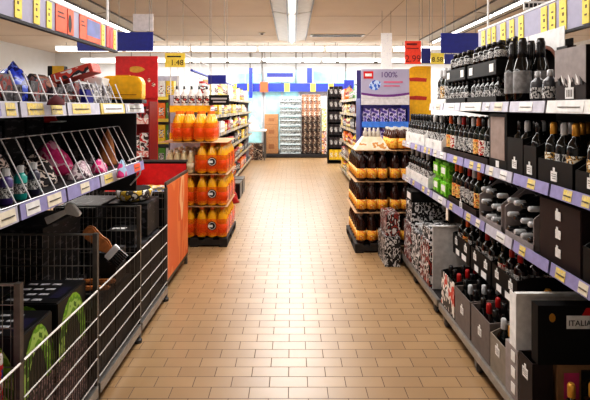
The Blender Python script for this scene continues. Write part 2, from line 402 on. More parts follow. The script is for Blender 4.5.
# grey carton with wavy dark base
t = thing('wine_carton','grey carton with a wavy black lower edge on the top wine shelf','carton',(1.36,1.975,z))
mb().box(-.14,.14,-.11,.11,0,.245).build('box', dbrown, t, bevel=.003)
wv = [(-.11,.245),(-.11,.085)]+[(-.11+.22*i/10,.085+.012*math.sin(i*1.9)+(.03 if i > 7 else 0)) for i in range(1,10)]+[(.11,.1),(.11,.245)]
mb().prism([(y,zz) for y, zz in wv],-.1425,-.141,'x').build('grey_panel', greyc, t)
sp = mb()
for i in range(7): sp.prism([(-.09+.026*i,.08),(-.075+.026*i,.08+.01*(i%3)),(-.07+.026*i,.115+.012*(i%2)),(-.088+.026*i,.1)],-.1437,-.1427,'x',i % 2)
sp.build('bottle_print', [dark, white], t)
g = mb().box(-.1435,-.141,-.03,.03,.02,.07).box(-.1435,-.141,-.008,.008,.07,.09)
for k in range(4): g.box(-.1442,-.1435,-.02+.011*k,-.014+.011*k,.028,.06,1)
g.build('price_tag',[white,dsteel],t)
mb().box(-.14,-.1,.02,.1,.2455,.258).build('handle', dark, t)
carton('wine_carton','low dark carton behind the two short spirit bottles on the top wine shelf',2.11,2.38,1.3,1.42,z,.06,.06,black,0)
for j, y in enumerate((2.17,2.28)):
    dup(B['flask'], (1.245,y,z), 'short grey spirit bottle before the arched board, %s one' % ('nearer','farther')[j], group='spirit bottles on the top wine shelf')
# arched white display board
t = thing('display_board','white display board with a brown arched opening on the top wine shelf','display board',(1.46,2.615,z))
n = 14; arch = [(.16*math.cos(PI*i/n), .2+.14*math.sin(PI*i/n)) for i in range(n+1)]
bd = mb()
outer = [(.21,0),(.21,.42),(-.21,.42),(-.21,0)]
ring = [(.16,0)]+arch+[(-.16,0)]
for (a, b) in zip(ring, ring[1:]):
    bd.add([(0,a[0],a[1]),(0,b[0],b[1]),(0,b[0]*1.0 if abs(b[0])>=.16 and b[1]<.2 else b[0],.42),(0,a[0],.42)],[(0,1,2,3)])
bd.box(-.004,0,.16,.21,0,.42).box(-.004,0,-.21,-.16,0,.42)
bd.build('board', white, t)
rim = mb()
for a, b in zip(ring, ring[1:]):
    rim.add([(-.004,a[0],a[1]),(-.004,b[0],b[1]),(-.004,b[0]*.88,b[1]*.95),(-.004,a[0]*.88,a[1]*.95),(.06,a[0]*.88,a[1]*.95),(.06,b[0]*.88,b[1]*.95)],[(0,1,2,3),(3,2,5,4)])
rim.build('arch_rim', mat('brown_arch',(120,70,52),.5), t)
mb().box(.06,.07,-.17,.17,0,.36).build('dark_backing', black, t)
# magnums
bottles(['magnum'],1.26,z,2.46,2,2,'the top-shelf group beside the arch',dy=.1,dx=.1)
# stacked small bottles with closed carton and bottles on top
def stack_group(y0, y1, w, ny):
    carton('wine_carton','low black tray of small bottles %s on the top wine shelf' % w, y0, y1, 1.215,1.44,z,.05,.05,black,0)
    bottles(['small','small'],1.256,z+.007,y0+.045,ny,3,'the low black tray '+w,dy=(y1-y0-.09)/(ny-1),dx=.07)
    t = thing('wine_carton','closed black carton with white end labels, lying on small bottles '+w,'carton',((1.215+1.44)/2,(y0+y1)/2,z+.178))
    L = (y1-y0)/2
    mb().box(-.112,.112,-L,L,0,.09).build('box', black, t, bevel=.003)
    for s in (-.72,.72): mb().box(-.114,-.1125,s*L-.028,s*L+.028,.02,.07).build('end_label', white, t)
    zt = z+.178+.091
    for j in range(ny-1):
        dup(B['small'], (1.27,y0+.06+j*(y1-y0-.12)/(ny-2),zt), '%s small bottle standing on the closed carton %s' % (ORD[j], w), rot=(0,0,j), group='bottles on the closed cartons', scale=(1.2,1.2,.72))
        dup(B['small'], (1.36,y0+.06+j*(y1-y0-.12)/(ny-2),zt), '%s rear small bottle standing on the closed carton %s' % (ORD[j], w), rot=(0,0,j), group='bottles on the closed cartons', scale=(1.2,1.2,.85))
stack_group(2.68, 3.12, 'next to the magnums', 6)
stack_group(3.16, 3.55, 'by the wrapped white bottles', 5)
carton('wine_carton','white tray at the far end of the top wine shelf',3.58,3.88,1.22,1.5,z,.07,.05,white,0)
bottles(['silver','spark','silver','black'],1.27,z+.007,3.63,3,2,'the white top-shelf tray',dy=.09,dx=.1)

# --- middle shelf
z = 1.231
carton('wine_carton','dark carton at the near end of the middle wine shelf',1.3,1.7,1.22,1.5,z,.26,.26,black,1)
carton('wine_carton','black carton of gold-label bottles nearest on the middle wine shelf',1.72,1.93,1.215,1.5,z,.14,.1,black,1)
bottles(['gold'],1.262,z+.007,1.77,2,3,'the nearest middle-shelf carton',dy=.09)
carton('wine_carton','black carton of gold and white labels on the middle wine shelf, large tag',1.95,2.22,1.215,1.5,z,.15,.12,black,1,.42)
bottles(['gold','silver','gold'],1.262,z+.007,2.0,3,3,'the large-tag middle-shelf carton',dy=.085)
carton('wine_carton','black middle-shelf carton with one white tag beside the gold labels',2.24,2.36,1.215,1.5,z,.2,.17,black,1,.3)
bottles(['black','silver'],1.262,z+.007,2.3,1,3,'the narrow middle-shelf carton')
carton('wine_carton','black middle-shelf carton with a white tag beside the grey panel box',2.37,2.54,1.215,1.5,z,.22,.2,black,1,.3)
bottles(['silver','black'],1.265,z+.007,2.416,2,3,'the middle carton by the grey panel',dy=.078)
t = thing('wine_carton','tall black carton with a blank grey-brown front panel on the middle wine shelf','carton',(1.36,2.67,z))
mb().box(-.14,.14,-.115,.115,0,.33).build('box', black, t, bevel=.003)
mb().box(-.1425,-.1405,-.09,.09,.06,.31).build('grey_panel', mat('taupe_panel',(150,132,124),.6), t)
mb().box(-.1425,-.1405,-.02,.02,.012,.05).build('price_tag', white, t)
carton('wine_carton','low dark tray of mixed bottles on the middle wine shelf',2.8,3.62,1.215,1.56,z,.06,.045,dbrown,0)
bottles(['silver','redlab','orange','silver','black','redcap'],1.262,z+.007,2.86,9,4,'the mixed middle-shelf tray',dy=.088)
carton('wine_carton','white open carton of black bottles at the far end of the middle wine shelf',3.66,4.1,1.215,1.56,z,.2,.09,white,1)
bottles(['black','silver'],1.262,z+.007,3.71,5,3,'the first white middle-shelf carton',dy=.085)
carton('wine_carton','white open carton farthest along the middle wine shelf',4.13,4.8,1.215,1.56,z,.22,.11,white,2)
bottles(['black'],1.262,z+.007,4.19,7,2,'the farthest white middle-shelf carton',dy=.09)

# --- lower shelf
z = .871
carton('wine_carton','black carton of white-label bottles at the near end of the lower wine shelf',1.5,1.88,1.215,1.55,z,.2,.15,black,2,.7)
bottles(['silver','black'],1.262,z+.007,1.56,4,3,'the near lower-shelf carton',dy=.085)
t = thing('wine_carton','closed dark brown carton with three white tags in a column on the lower wine shelf','carton',(1.38,2.06,z))
mb().box(-.16,.16,-.16,.16,0,.29).build('box', mat('maroon_card',(40,28,29),.5,spec=.3), t, bevel=.004)
for k in range(3):
    zc = .06+k*.085
    mb().box(-.1635,-.161,-.02,.02,zc-.02,zc+.02).box(-.1635,-.161,.0,.014,zc+.02,zc+.032).build('price_tag', white, t)
# trays of lying bottles
def lying(y0, y1, label, w, rows, n):
    zb = z
    t = thing('wine_carton', label, 'carton', (1.37,(y0+y1)/2,zb)); L = (y1-y0)/2
    b = mb().box(-.15,.15,-L,L,0,.006).box(.144,.15,-L,L,.006,.27).box(-.15,-.144,-L,L,.006,.03)
    for s in (-1,1): b.prism([(-.15,.006),(.144,.006),(.144,.27),(-.02,.27),(-.15,.16)], s*(L-.003)-.003, s*(L-.003)+.003, 'y')
    b.build('box', greyc, t)
    mb().box(-.03,.144,-L,L,.2705,.276).build('top_flap', greyc, t)
    for r in range(rows):
        for k in range(n):
            yy = y0+.045+k*(y1-y0-.09)/(n-1)
            dup(B['silver' if (k+r)%3 else 'black'], (1.235+.272, yy, zb+.046+r*.079), '%s bottle lying in the %s layer of %s' % (ORD[k], ('bottom','middle','top')[r], w), rot=(0,-PI/2,0), group='bottles lying in '+w)
lying(2.27,2.58,'grey cut-away carton of lying bottles beside the three-tag brown carton','the grey lower-shelf carton',3,4)
lying(2.62,2.93,'pale cut-away carton of lying bottles farther along the lower wine shelf','the farther lower-shelf carton',3,4)
carton('wine_carton','low tray of orange and silver bottles on the lower wine shelf',2.97,3.5,1.215,1.56,z,.06,.045,dbrown,1)
bottles(['orange','silver','redcap','black','orange'],1.262,z+.007,3.025,6,4,'the mixed lower-shelf tray',dy=.083)
green = patt('green_pack_print',[(120,196,40),(96,176,30),(150,214,70),(60,120,30)],22)
for k in range(4):
    t = thing('green_pack','bright green pack on the lower wine shelf, %s' % ('lower one nearer the camera','upper one nearer the camera','lower one farther away','upper one farther away')[k],'package',(1.34,3.63+(k//2)*.19,z+(k % 2)*.141),0,'green packs on the lower wine shelf')
    mb().box(-.12,.12,-.085,.085,0,.14).build('wrap', green, t, bevel=.02)
    mb().box(-.1215,-.1205,-.045,.045,.05,.1).build('label', white, t)
carton('wine_carton','white open carton at the far end of the lower wine shelf',4.02,4.8,1.215,1.56,z,.14,.09,white,2)
bottles(['black','silver'],1.262,z+.007,4.08,8,2,'the far lower-shelf carton',dy=.09)

# ------------------------------------------------------------------ dollies with wine cartons under the shelves
def dolly(y0, y1, label, x0=1.1, x1=1.68):
    t = thing('roll_dolly', label, 'dolly', ((x0+x1)/2,(y0+y1)/2,0), 0, 'low dollies under the wine shelves')
    X, L = (x1-x0)/2, (y1-y0)/2
    mb().box(-X,-X+.03,-L,L,.08,.135).build('side_rail', steel, t, bevel=.004)
    mb().box(X-.03,X,-L,L,.08,.135).build('side_rail', steel, t)
    for s in (-1,1): mb().box(-X+.03,X-.03,s*L-.015-s*.015,s*L+.015-s*.015,.085,.13).build('end_rail', steel, t)
    mb().box(-X+.031,X-.031,-L+.031,L-.031,.12,.13).build('deck', backp, t)
    for sx in (-1,1):
        for sy in (-1,0,1):
            c = mb().box(-.018,.018,-.025,.025,.06,.08).box(-.02,-.015,-.015,.015,.03,.062).box(.015,.02,-.015,.015,.03,.062).build('caster', dsteel, t)
            c.location = (sx*(X-.03), sy*(L-.1), 0)
            w = mb().lathe([(.012,-.013),(.038,-.013),(.04,-.008),(.04,.008),(.038,.013),(.012,.013)],16,M=Matrix.Translation((0,0,.041)) @ Matrix.Rotation(PI/2,4,'Y')).build('wheel', rubber, c, True)
dolly(2.06,3.38,'metal dolly under the wine cartons nearest the camera')
dolly(3.42,4.78,'metal dolly under the striped cartons, next to the bottle pallet')
z = .1365
# first layer along the aisle
carton('wine_carton','narrow dark carton with stacked white tags by the white box, lower dolly',2.07,2.19,1.105,1.2,z,.28,.28,dbrown,1,.75)
carton('wine_carton','grey carton of blue-labelled bottles next to the white box',2.35,2.53,1.115,1.62,z,.25,.2,mat('beige_grey_card',(138,128,116),.6),1,.7)
bottles(['gold','silver','black'],1.17,z+.007,2.4,2,5,'the blue-print dolly carton',dy=.085,dx=.09)
carton('wine_carton','grey-brown dolly carton with a large white tag, nearer of the pair',2.54,2.8,1.115,1.62,z,.25,.24,greyb,1,.55)
bottles(['black','redcap','black'],1.17,z+.007,2.59,3,5,'the nearer grey-brown carton',dx=.09)
carton('wine_carton','grey-brown dolly carton with a large white tag, farther of the pair',2.82,3.08,1.115,1.62,z,.25,.24,greyb,1,.55)
bottles(['black','silver'],1.17,z+.007,2.87,3,5,'the farther grey-brown carton',dx=.09)
redwhite = patt('red_white_carton_print',[(200,60,44),(230,222,214),(40,34,34),(220,210,204)],14,stretch=(1,1,.6))
carton('wine_carton','red and white printed dolly carton beside the grey-brown pair',3.1,3.36,1.115,1.62,z,.27,.25,black,1,.5,front=redwhite)
bottles(['redcap','black','green'],1.17,z+.007,3.15,3,5,'the red-white dolly carton',dx=.09)
# second layer, set back
zz = .475
t = thing('divider_card','pale grey back card standing behind the black cartons on the dolly','display card',(1.4,3.62,.1365))
mb().box(-.27,.27,-.006,.006,0,.5).build('card', mat('pale_card',(200,196,194),.6), t)
mb().box(-.27,.27,-.012,.012,.5,.508).build('top_fold', white, t)
def closedbox(name,label,x0,x1,y0,y1,z0,h,m,cat='carton',group=None,labels=(),lm=None,bev=.003):
    t = thing(name,label,cat,((x0+x1)/2,(y0+y1)/2,z0),0,group)
    X,L = (x1-x0)/2,(y1-y0)/2
    mb().box(-X,X,-L,L,0,h).build('box', m, t, bevel=bev)
    for (face,a,b,c,d) in labels:   # face 'x' aisle side (-X), 'X' +X side, 'y' camera side
        if face == 'x': mb().box(-X-.0015,-X-.0003,-L+a*2*L,-L+b*2*L,c*h,d*h).build('label', lm or white, t)
        elif face == 'X': mb().box(X+.0003,X+.0015,-L+a*2*L,-L+b*2*L,c*h,d*h).build('label', lm or white, t)
        elif face == 'z': mb().box(-X+a*2*X,-X+b*2*X,-L+c*2*L,-L+d*2*L,h+.0003,h+.0012).build('label', lm or white, t)
        else: mb().box(-X+a*2*X,-X+b*2*X,-L-.0015,-L-.0003,c*h,d*h).build('label', lm or white, t)
    return t
for k, (ya, yb, kinds, w) in enumerate(((2.56,2.88,['redcap','redcap','redlab'],'red-topped'),(2.9,3.22,['black','redcap'],'dark'),(3.24,3.58,['black','orange'],'rearmost dark'))):
    closedbox('wine_carton','closed black carton on the dolly bottles, under the %s bottles' % w,1.28,1.64,ya,yb,.4455,.06,black,labels=(('x',.2,.45,.2,.9),('x',.6,.8,.2,.9),('y',.2,.5,.2,.8)))
    carton('wine_carton','upper black carton of %s bottles under the lower wine shelf' % w,ya,yb,1.28,1.64,.5065,.12,.1,black,2,.5)
    for i in range(4):
        for j in range(3):
            kk = kinds[(i+j) % len(kinds)]
            dup(B[kk],(1.33+i*.085,ya+.06+j*.1,.514),'%s %s, %s row, upper carton of %s bottles' % (ORD[j],BW[kk],ROW[i],w),rot=(0,0,j),group='bottles in the upper black cartons',scale=(1,1,.78))
# blue and gold wrapped bottles by the white box
bluew = patt('blue_white_wrap',[(30,34,84),(50,56,120),(210,205,205),(190,140,60),(24,24,40)],16)
for k,(y,x) in enumerate(((2.36,1.3),(2.46,1.4),(2.4,1.52))):
    t = thing('wrapped_bottle_pack','blue and gold wrapped bottle pack behind the white box, %s from the aisle' % ORD[k],'package',(x,y,.4335+.001))
    mb().box(-.05,.05,-.06,.06,0,.13).build('wrap', bluew, t, bevel=.02)
    mb().lathe([(.03,.13),(.022,.15),(.014,.17)],10).build('top', goldf, t)
# the large white box and the black ITALIA box facing the camera
t = thing('white_carton','large white open carton behind the black lettered box at the aisle edge','carton',(1.4,2.305,.1365))
closed = mb().box(-.29,.29,-.09,.035,0,.26)
closed.build('base', greyc, t)
mb().box(-.29,.32,-.075,-.069,.26,.53).box(-.29,-.284,-.069,-.01,.26,.53).build('front_card', white, t)
mb().box(-.295,.32,-.09,-.066,.53,.545).build('top_fold', white, t)
for k in range(3): mb().box(-.2935,-.291,-.07,-.03,.03+k*.08,.08+k*.08).build('price_tag', white, t)
dolly(.7,2.03,'metal dolly carrying the black lettered wine box in the corner')
BX = 1.385
t = thing('black_wine_box','large black box lettered in red and white, standing on a brown carton','box',(BX,2.125,.425))
bx = mb()
poly = [(-.265,0),(.33,0),(.33,.27),(.07,.27),(.07,.288),(.01,.288),(.01,.27),(-.265,.27)]
bx.prism(poly,-.075,-.02,'y').build('box', mat('matt_black_box',(12,11,12),.6,spec=.25), t)
mb().box(-.135,.12,-.0775,-.0755,.165,.225).build('label', white, t)
mb().prism([(-.065,.2255),(.04,.2255),(.04,.26),(-.045,.26)],-.0775,-.0755,'y').build('red_flag', red, t)
text('lettering','ITALIA',.036,(-.075,-.0782,.19),FRONT,dark,t)
mb().lathe([(.02,0),(.02,.003)],14,M=Matrix.Translation((-.2,-.075,.215)) @ Matrix.Rotation(PI/2,4,'X') @ Matrix.Diagonal((.7,1,1,1))).build('seal', goldf, t)
brownk = mat('kraft_card',(150,112,76),.65)
t = closedbox('kraft_carton','brown carton with a pink panel under the black lettered box',1.22,1.68,2.07,2.19,.1365,.286,brownk,labels=())
mb().box(-.2,-.13,-.0625,-.0605,.12,.24).build('pink_panel', mat('pink_print',(200,60,110),.5), t)
mb().box(-.12,.2,-.0625,-.0605,.02,.255).build('dark_panel', patt('dark_photo_print',[(20,18,18),(60,44,30),(14,12,12),(96,70,50)],20), t)
# bottles standing in front of it with a wire neck
carton('wine_carton','low black tray of gold-topped bottles before the brown carton',1.74,1.98,1.12,1.6,.1365,.12,.1,black,0)
for j in range(5): dup(B['gold'],(1.18+j*.09,1.9,.1435),'%s gold-topped bottle from the aisle in the tray before the brown carton' % ORD[j],group='gold-topped bottles in the corner tray')

# striped cartons on the second dolly and beside it
zebra = patt('black_white_print',[(14,13,14),(214,212,212),(22,20,22),(28,26,28),(216,214,214)],22,kind='noise',stretch=(1,1,.7))
zebra2 = patt('black_white_red_print',[(14,13,14),(216,212,210),(22,20,22),(150,50,40),(24,22,22),(216,212,210)],20,stretch=(1,1,.55))
z = .1365
closedbox('printed_carton','black, white and red printed carton nearest on the second dolly',1.115,1.5,3.66,3.92,z,.36,zebra2)
closedbox('printed_carton','black and white printed carton, middle of the second dolly',1.115,1.5,3.94,4.2,z,.34,zebra)
closedbox('printed_carton','black, white and red printed carton farthest on the second dolly',1.115,1.5,4.22,4.48,z,.36,zebra2)
closedbox('printed_carton','black and white carton on top of the nearest printed carton',1.13,1.45,3.68,3.9,z+.361,.1,zebra)
closedbox('printed_carton','black and white carton on top of the farthest printed carton',1.13,1.45,4.24,4.46,z+.361,.2,zebra)
for k in range(3):
    dup(B['silver'],(1.44,4.0+k*.075,z+.342+.038),'%s bottle lying across the middle printed carton' % ORD[k],rot=(0,-PI/2,0),group='bottles lying on the printed carton')
# shiny stack in the aisle before the bottle pallet
closedbox('printed_carton','black and white patterned carton on the floor before the brown bottle pallet',.93,1.085,4.5,4.86,.0,.3,zebra)
closedbox('printed_carton','black and white patterned carton on the floor carton before the bottle pallet',.95,1.085,4.52,4.84,.301,.22,zebra2)
closedbox('printed_carton','dark patterned carton on top of the farthest stack of printed cartons',1.13,1.42,4.24,4.46,z+.562,.1,black,labels=(('x',.2,.8,.2,.8),))
# wine box with blue band
t = thing('wine_cask','wine cask box with black top, blue band and grey base','box',(PX(421,4.56),4.58,.5))
mb().box(-.085,.085,-.06,.06,0,.13).build('grey_base', greyc, t); mb().box(-.085,.085,-.06,.06,.1305,.2).build('blue_band', mat('sky_band',(96,150,200),.5), t)
mb().box(-.086,.086,-.061,.061,.2005,.29).build('black_top', blackg, t)
mb().box(-.06,.06,-.063,-.0615,.24,.252).build('print_line', white, t)
closedbox('printed_carton','dark carton under the blue-banded wine cask',1.2,1.5,4.5,4.74,z,.362,zebra)

# ------------------------------------------------------------------ shrink-wrapped bottle pallets
def pet_pack_src(name, bodym, labm, capm, nx=3, ny=2, H=.345, r=.052, emblem=None, wrap=None, lz=(.16,.44)):
    t = thing(name, name, 'bottle pack')
    s = r*2.02
    for i in range(nx):
        for j in range(ny):
            x, y = (i-(nx-1)/2)*s, (j-(ny-1)/2)*s
            b = mb().lathe([(r*.8,0),(r,.014),(r*.96,H*.3),(r,H*.55),(r*.92,H*.68),(r*.5,H*.85),(r*.34,H*.92)],12).build('bottle', bodym, t, True)
            b.location = (x,y,.002)
            mb().lathe([(r*1.02,H*lz[0]),(r*1.035,H*lz[1])],12).build('label', labm, b, True)
            mb().lathe([(r*.42,H*.9),(r*.42,H)],8).build('cap', capm, b)
    X, Y = nx*r*1.02+.004, ny*r*1.02+.004
    if wrap:
        w = mb()
        w.box(-X,X,-Y,-Y+.001,.03,H*.62).box(-X,X,Y-.001,Y,.03,H*.62).box(X-.001,X,-Y,Y,.03,H*.62).box(-X,-X+.001,-Y,Y,.03,H*.62)
        w.build('shrink_wrap', wrap, t)
    if emblem:
        M = Matrix.Translation((.01,-Y-.0005,H*.4)) @ Matrix.Rotation(PI/2,4,'X')
        mb().lathe([(.05,0),(.05,.002)],20,M=M).build('emblem', dark, t)
        mb().lathe([(.042,.002),(.042,.003)],20,M=M).lathe([(.036,.003),(.036,.0036)],20,m=1,M=M).build('emblem_ring', [white, dark], t)
        e = mb()
        for k in (-1,0,1): e.box(-.022+.004+k*.017,-.01+.024+k*.017-.012,-Y-.0055,-Y-.005,H*.4-.014,H*.4+.014)
        e.build('emblem_mark', white, t)
    return proto(t)
def film(name, col, alpha):
    m = bpy.data.materials.new(name); m.use_nodes = True; nt = m.node_tree; b = nt.nodes['Principled BSDF']
    nz = nt.nodes.new('ShaderNodeTexNoise'); nz.inputs['Scale'].default_value = 18; rp = nt.nodes.new('ShaderNodeValToRGB')
    rp.color_ramp.elements[0].color = rgb(*col); rp.color_ramp.elements[1].color = rgb(*[min(255,c+25) for c in col])
    tc = nt.nodes.new('ShaderNodeTexCoord'); nt.links.new(tc.outputs['Object'], nz.inputs['Vector'])
    nt.links.new(nz.outputs['Fac'], rp.inputs['Fac']); nt.links.new(rp.outputs['Color'], b.inputs['Base Color'])
    b.inputs['Alpha'].default_value = alpha; b.inputs['Roughness'].default_value = .2
    return m
orj = mat('orange_drink', (250,168,26), .2, var=.35, scale=9, coat=.3)
orl = mat('deep_orange_label', (236,84,14), .4, var=.2)
orp = pet_pack_src('orange_drink_pack', orj, orl, mat('orange_cap',(232,120,30),.4), 3, 2, .35, .058, True, film('orange_film',(240,90,14),.3))
orq = pet_pack_src('orange_drink_pack', orj, orl, mat('orange_cap',(232,120,30),.4), 3, 2, .35, .058, False, film('orange_film',(240,90,14),.3))
cola = pet_pack_src('beer_bottle_pack', mat('brown_bottle',(46,20,12),.12,spec=.6), patt('amber_label',[(244,160,30),(250,200,70),(236,126,30),(250,226,150)],26), mat('dark_cap',(120,100,90),.4), 3, 2, .325, .058, None, None, (.1,.42))
water = pet_pack_src('cream_bottle_pack', mat('cream_bottle',(222,204,160),.3), mat('pale_wrap',(236,224,190),.5), mat('pale_cap',(240,236,220),.4), 4, 2, .26, .04, None, None)
yel = patt('yellow_orange_label',[(240,170,40),(245,200,90),(230,130,30)],24)
amber = pet_pack_src('amber_bottle_pack', mat('amber_bottle',(70,34,16),.12), yel, mat('white_cap',(225,220,210),.4), 3, 2, .24, .045, None, None, (.06,.52))
def pallet(label, x0, x1, y0, y1, m):
    t = thing('pallet', label, 'pallet', ((x0+x1)/2,(y0+y1)/2,0)); X, L = (x1-x0)/2,(y1-y0)/2
    for k in range(5):
        x = -X+(2*X-.09)*k/4; mb().box(x,x+.09,-L,L,.075,.098).build('deck_board', m, t)
    for s in (-1,0,1): mb().box(-X,X,s*(L-.05)-.045,s*(L-.05)+.045,.02,.074).build('block_bar', m, t)
    for s in (-1,0,1): mb().box(s*(X-.05)-.045,s*(X-.05)+.045,-L,L,.0,.019).build('foot_board', m, t)
palm = mat('dark_pallet',(44,38,34),.7)
pallet('dark pallet under the orange drink bottles', -1.5, -.74, 5.14, 5.94, palm)
sheetm = mat('cardboard_sheet',(190,150,110),.7)
def sheet(label, x0, x1, y0, y1, z):
    t = mb().box(x0,x1,y0,y1,z,z+.005).build('cardboard_sheet', sheetm); tag(t,label,'cardboard')
cols = [('aisle side', -.925), ('shelf side', -1.3)]
for tier in range(3):
    zt = .1+tier*.367
    for cn, cx in cols:
        for d in range(3):
            k = tier*.0
            srcp = water if (tier == 2 and cn == 'shelf side') else (orp if (cn == 'aisle side' and d == 0) else orq)
            nm = 'cream bottle pack' if srcp is water else 'orange drink pack'
            dup(srcp, (cx, 5.27+d*.245, zt), '%s on the %s layer, %s, %s from the front' % (nm, ('bottom','second','third')[tier], cn, ORD[d]), group='drink packs on the orange pallet')
    if tier < 2: sheet('thin cardboard sheet above the %s layer of orange drink packs' % ('bottom','second')[tier], -1.5, -.74, 5.14, 5.9, zt+.356)
sheet('cardboard sheet under the topmost orange drink packs', -1.52, -.74, 5.13, 5.9, 1.19+.002)
for k,(cx,d) in enumerate(((-1.18,0),(-1.18,1),(-.82-.0,1),)):
    pass
for k,(x,w) in enumerate(((-1.27,'left'),(-1.015,'right'))):
    dup(orq,(x,5.34,1.2),'topmost orange drink pack turned sideways, %s one of two' % w,rot=(0,0,PI/2),group='drink packs on the orange pallet')
pallet('dark pallet under the brown bottles with amber labels', .69, 1.46, 4.93, 5.73, palm)
for tier in range(3):
    zt = .1+tier*.342
    for cn, cx in (('aisle side',.885),('shelf side',1.26)):
        for d in range(3):
            dup(cola,(cx,5.06+d*.245,zt),'brown bottle pack on the %s layer, %s, %s from the front' % (('bottom','middle','upper')[tier],cn,ORD[d]),group='bottle packs on the amber pallet')
    sheet('thin cardboard sheet above the %s layer of brown bottle packs' % ('bottom','middle','upper')[tier], .69,1.46,4.93,5.7,zt+.334)
zt = .1+3*.342
# cream carton with sloped shoulders, white bottles
t = thing('cream_gift_pack','cream pack with sloping sides and white bottle tops on the brown bottle pallet','package',(.885,5.07,zt+.001))
mb().add([(-.19,-.12,0),(.19,-.12,0),(.19,.12,0),(-.19,.12,0),(-.09,-.06,.14),(.11,-.06,.14),(.11,.06,.14),(-.09,.06,.14)],[(3,2,1,0),(4,5,6,7),(0,1,5,4),(1,2,6,5),(2,3,7,6),(3,0,4,7)]).build('tray', patt('cream_print',[(232,214,180),(236,220,190),(240,228,205),(214,150,80)],12), t)
for k in range(4):
    b = mb().lathe([(.025,.141),(.025,.19),(.012,.215),(.012,.24)],10,c=(-.06+.048*k,0,0)).build('bottle', mat('pale_glass',(200,190,180),.2), t, True)
dup(amber,(1.22,5.07,zt+.0),'amber bottle pack with yellow labels on the brown bottle pallet, front')
dup(amber,(1.22,5.3,zt+.0),'amber bottle pack with yellow labels on the brown bottle pallet, behind')

# ------------------------------------------------------------------ left: tool shelves above wire bins
Lt = thing('shelf_unit','long wire-fronted tool and clothes shelving above the bins along the left','shelving',(0,0,0))
mb().box(-1.93,-1.9,1.0,3.36,0,1.75).build('back_panel', backp, Lt)
for y in (1.0,2.15,3.32): mb().box(-1.9,-1.86,y,y+.04,0,1.75).build('upright', dsteel, Lt)
mb().box(-1.86,-1.16,3.346,3.36,.98,1.585).build('end_panel', backp, Lt)
for z in (1.6,1.19):
    mb().box(-1.85,-1.105,1.04,3.32,z-.02,z).build('shelf_board', backp, Lt)
rail_parts(Lt,-1.1,1,frange(1.04,3.32,6),1.6,[mat('yellow_rail',(214,190,100),.5),palerail,palerail,palerail],[[(.3,.14,yellowc),(.7,.1,yellowc)],[(.25,.12,yellowc),(.6,.07,lav),(.85,.06,yellowc)],[(.3,.12,yellowc),(.75,.1,yellowc)],[(.4,.2,yellowc)],[(.5,.3,white)],[(.5,.3,white),(.3,.08,cream)]],.055)
rail_parts(Lt,-1.1,1,frange(1.04,3.32,6),1.185,[lav,palerail,lav],[[(.3,.1,cream)],[(.3,.13,yellowc),(.8,.1,cream)],[(.25,.1,white),(.7,.12,cream)],[(.5,.1,cream)],[(.3,.12,yellowc),(.75,.1,cream)],[(.6,.12,orange)]],.055)
for y in frange(1.12,3.25,21):
    mb().path([(-1.115,y,1.192),(-1.25,y,1.46),(-1.27,y,1.46)],.0034,5).build('wire_divider', chrome, Lt)
    if y < 2.95: mb().path([(-1.11,y+.03,1.602),(-1.17,y+.03,1.75)],.004,5).build('wire_divider', chrome, Lt)
for z, x in ((1.205,-1.115),(1.46,-1.27)): mb().bar((x,1.04,z),(x,3.28,z),.003).build('wire_rail', chrome, Lt)
for z, x in ((1.62,-1.117),(1.66,-1.134)): mb().bar((x,1.04,z),(x,3.0,z),.003).build('wire_rail', chrome, Lt)
mb().path([(-1.11,3.05,1.235),(-1.11,3.3,1.24),(-1.11,3.34,1.2),(-1.13,3.34,1.1),(-1.2,3.34,1.02)],.006,6).build('end_hoop', chrome, Lt)

def lump(name, label, cat, loc, size, m, seed, rz=0, rough=.25, parts=()):
    rr = random.Random(seed); n, k = 18, 9
    vs, fs = [], []
    ph = [rr.uniform(0,6) for _ in range(8)]
    for i in range(k+1):
        for j in range(n):
            a = 2*PI*j/n; t = i/k
            rad = math.cos(t*PI/2)**.55 if i < k else 0.02
            q = 1+rough*(math.sin(3*a+ph[0]+t*4)*.5+math.sin(5*a+ph[1]-t*6)*.35+math.sin(8*a+ph[2]+t*9)*.22)
            zz = t*(1+rough*.6*math.sin(2*a+ph[3])+rough*.5*math.sin(4*a+ph[4]+t*5))
            vs.append((size[0]/2*rad*q*math.cos(a), size[1]/2*rad*q*math.sin(a), max(0,size[2]*zz) if i else 0))
    for i in range(k):
        for j in range(n):
            fs.append((i*n+j, i*n+(j+1)%n, (i+1)*n+(j+1)%n, (i+1)*n+j))
    fs.append(tuple(range(n))[::-1]); fs.append(tuple(range(k*n,(k+1)*n)))
    b = mb().add(vs, fs)
    o = b.build(name, m, None, True); o.location = loc; o.rotation_euler = (0,0,rz)
    return tag(o, label, cat)
ani = patt('black_cream_animal_print',[(30,20,24),(36,26,28),(226,210,200),(36,24,28),(230,214,204),(28,18,22)],15,.8)
pink = patt('pink_cloth_print',[(214,40,120),(226,60,136),(230,170,190),(196,30,104)],12,.8)
lilac = patt('lilac_cloth_print',[(210,190,196),(190,160,172),(228,214,216),(90,70,80)],22,.8)
lump('folded_garment','black and cream animal-print garment heaped on the lower wire shelf','garment',(-1.4,2.06,1.192),(.24,.3,.2),ani,1,.4,rough=.14)
lump('folded_garment','black and cream animal-print garment bulging against the wires of the lower shelf','garment',(-1.35,2.36,1.192),(.2,.22,.15),ani,2,.2,rough=.14)
lump('folded_garment','bright pink folded garment beside the animal prints','garment',(-1.47,2.74,1.192),(.26,.3,.19),pink,3,rough=.14)
lump('folded_garment','pink and lilac printed garment before the bright pink one','garment',(-1.22,2.6,1.192),(.1,.2,.09),lilac,4,rough=.14)
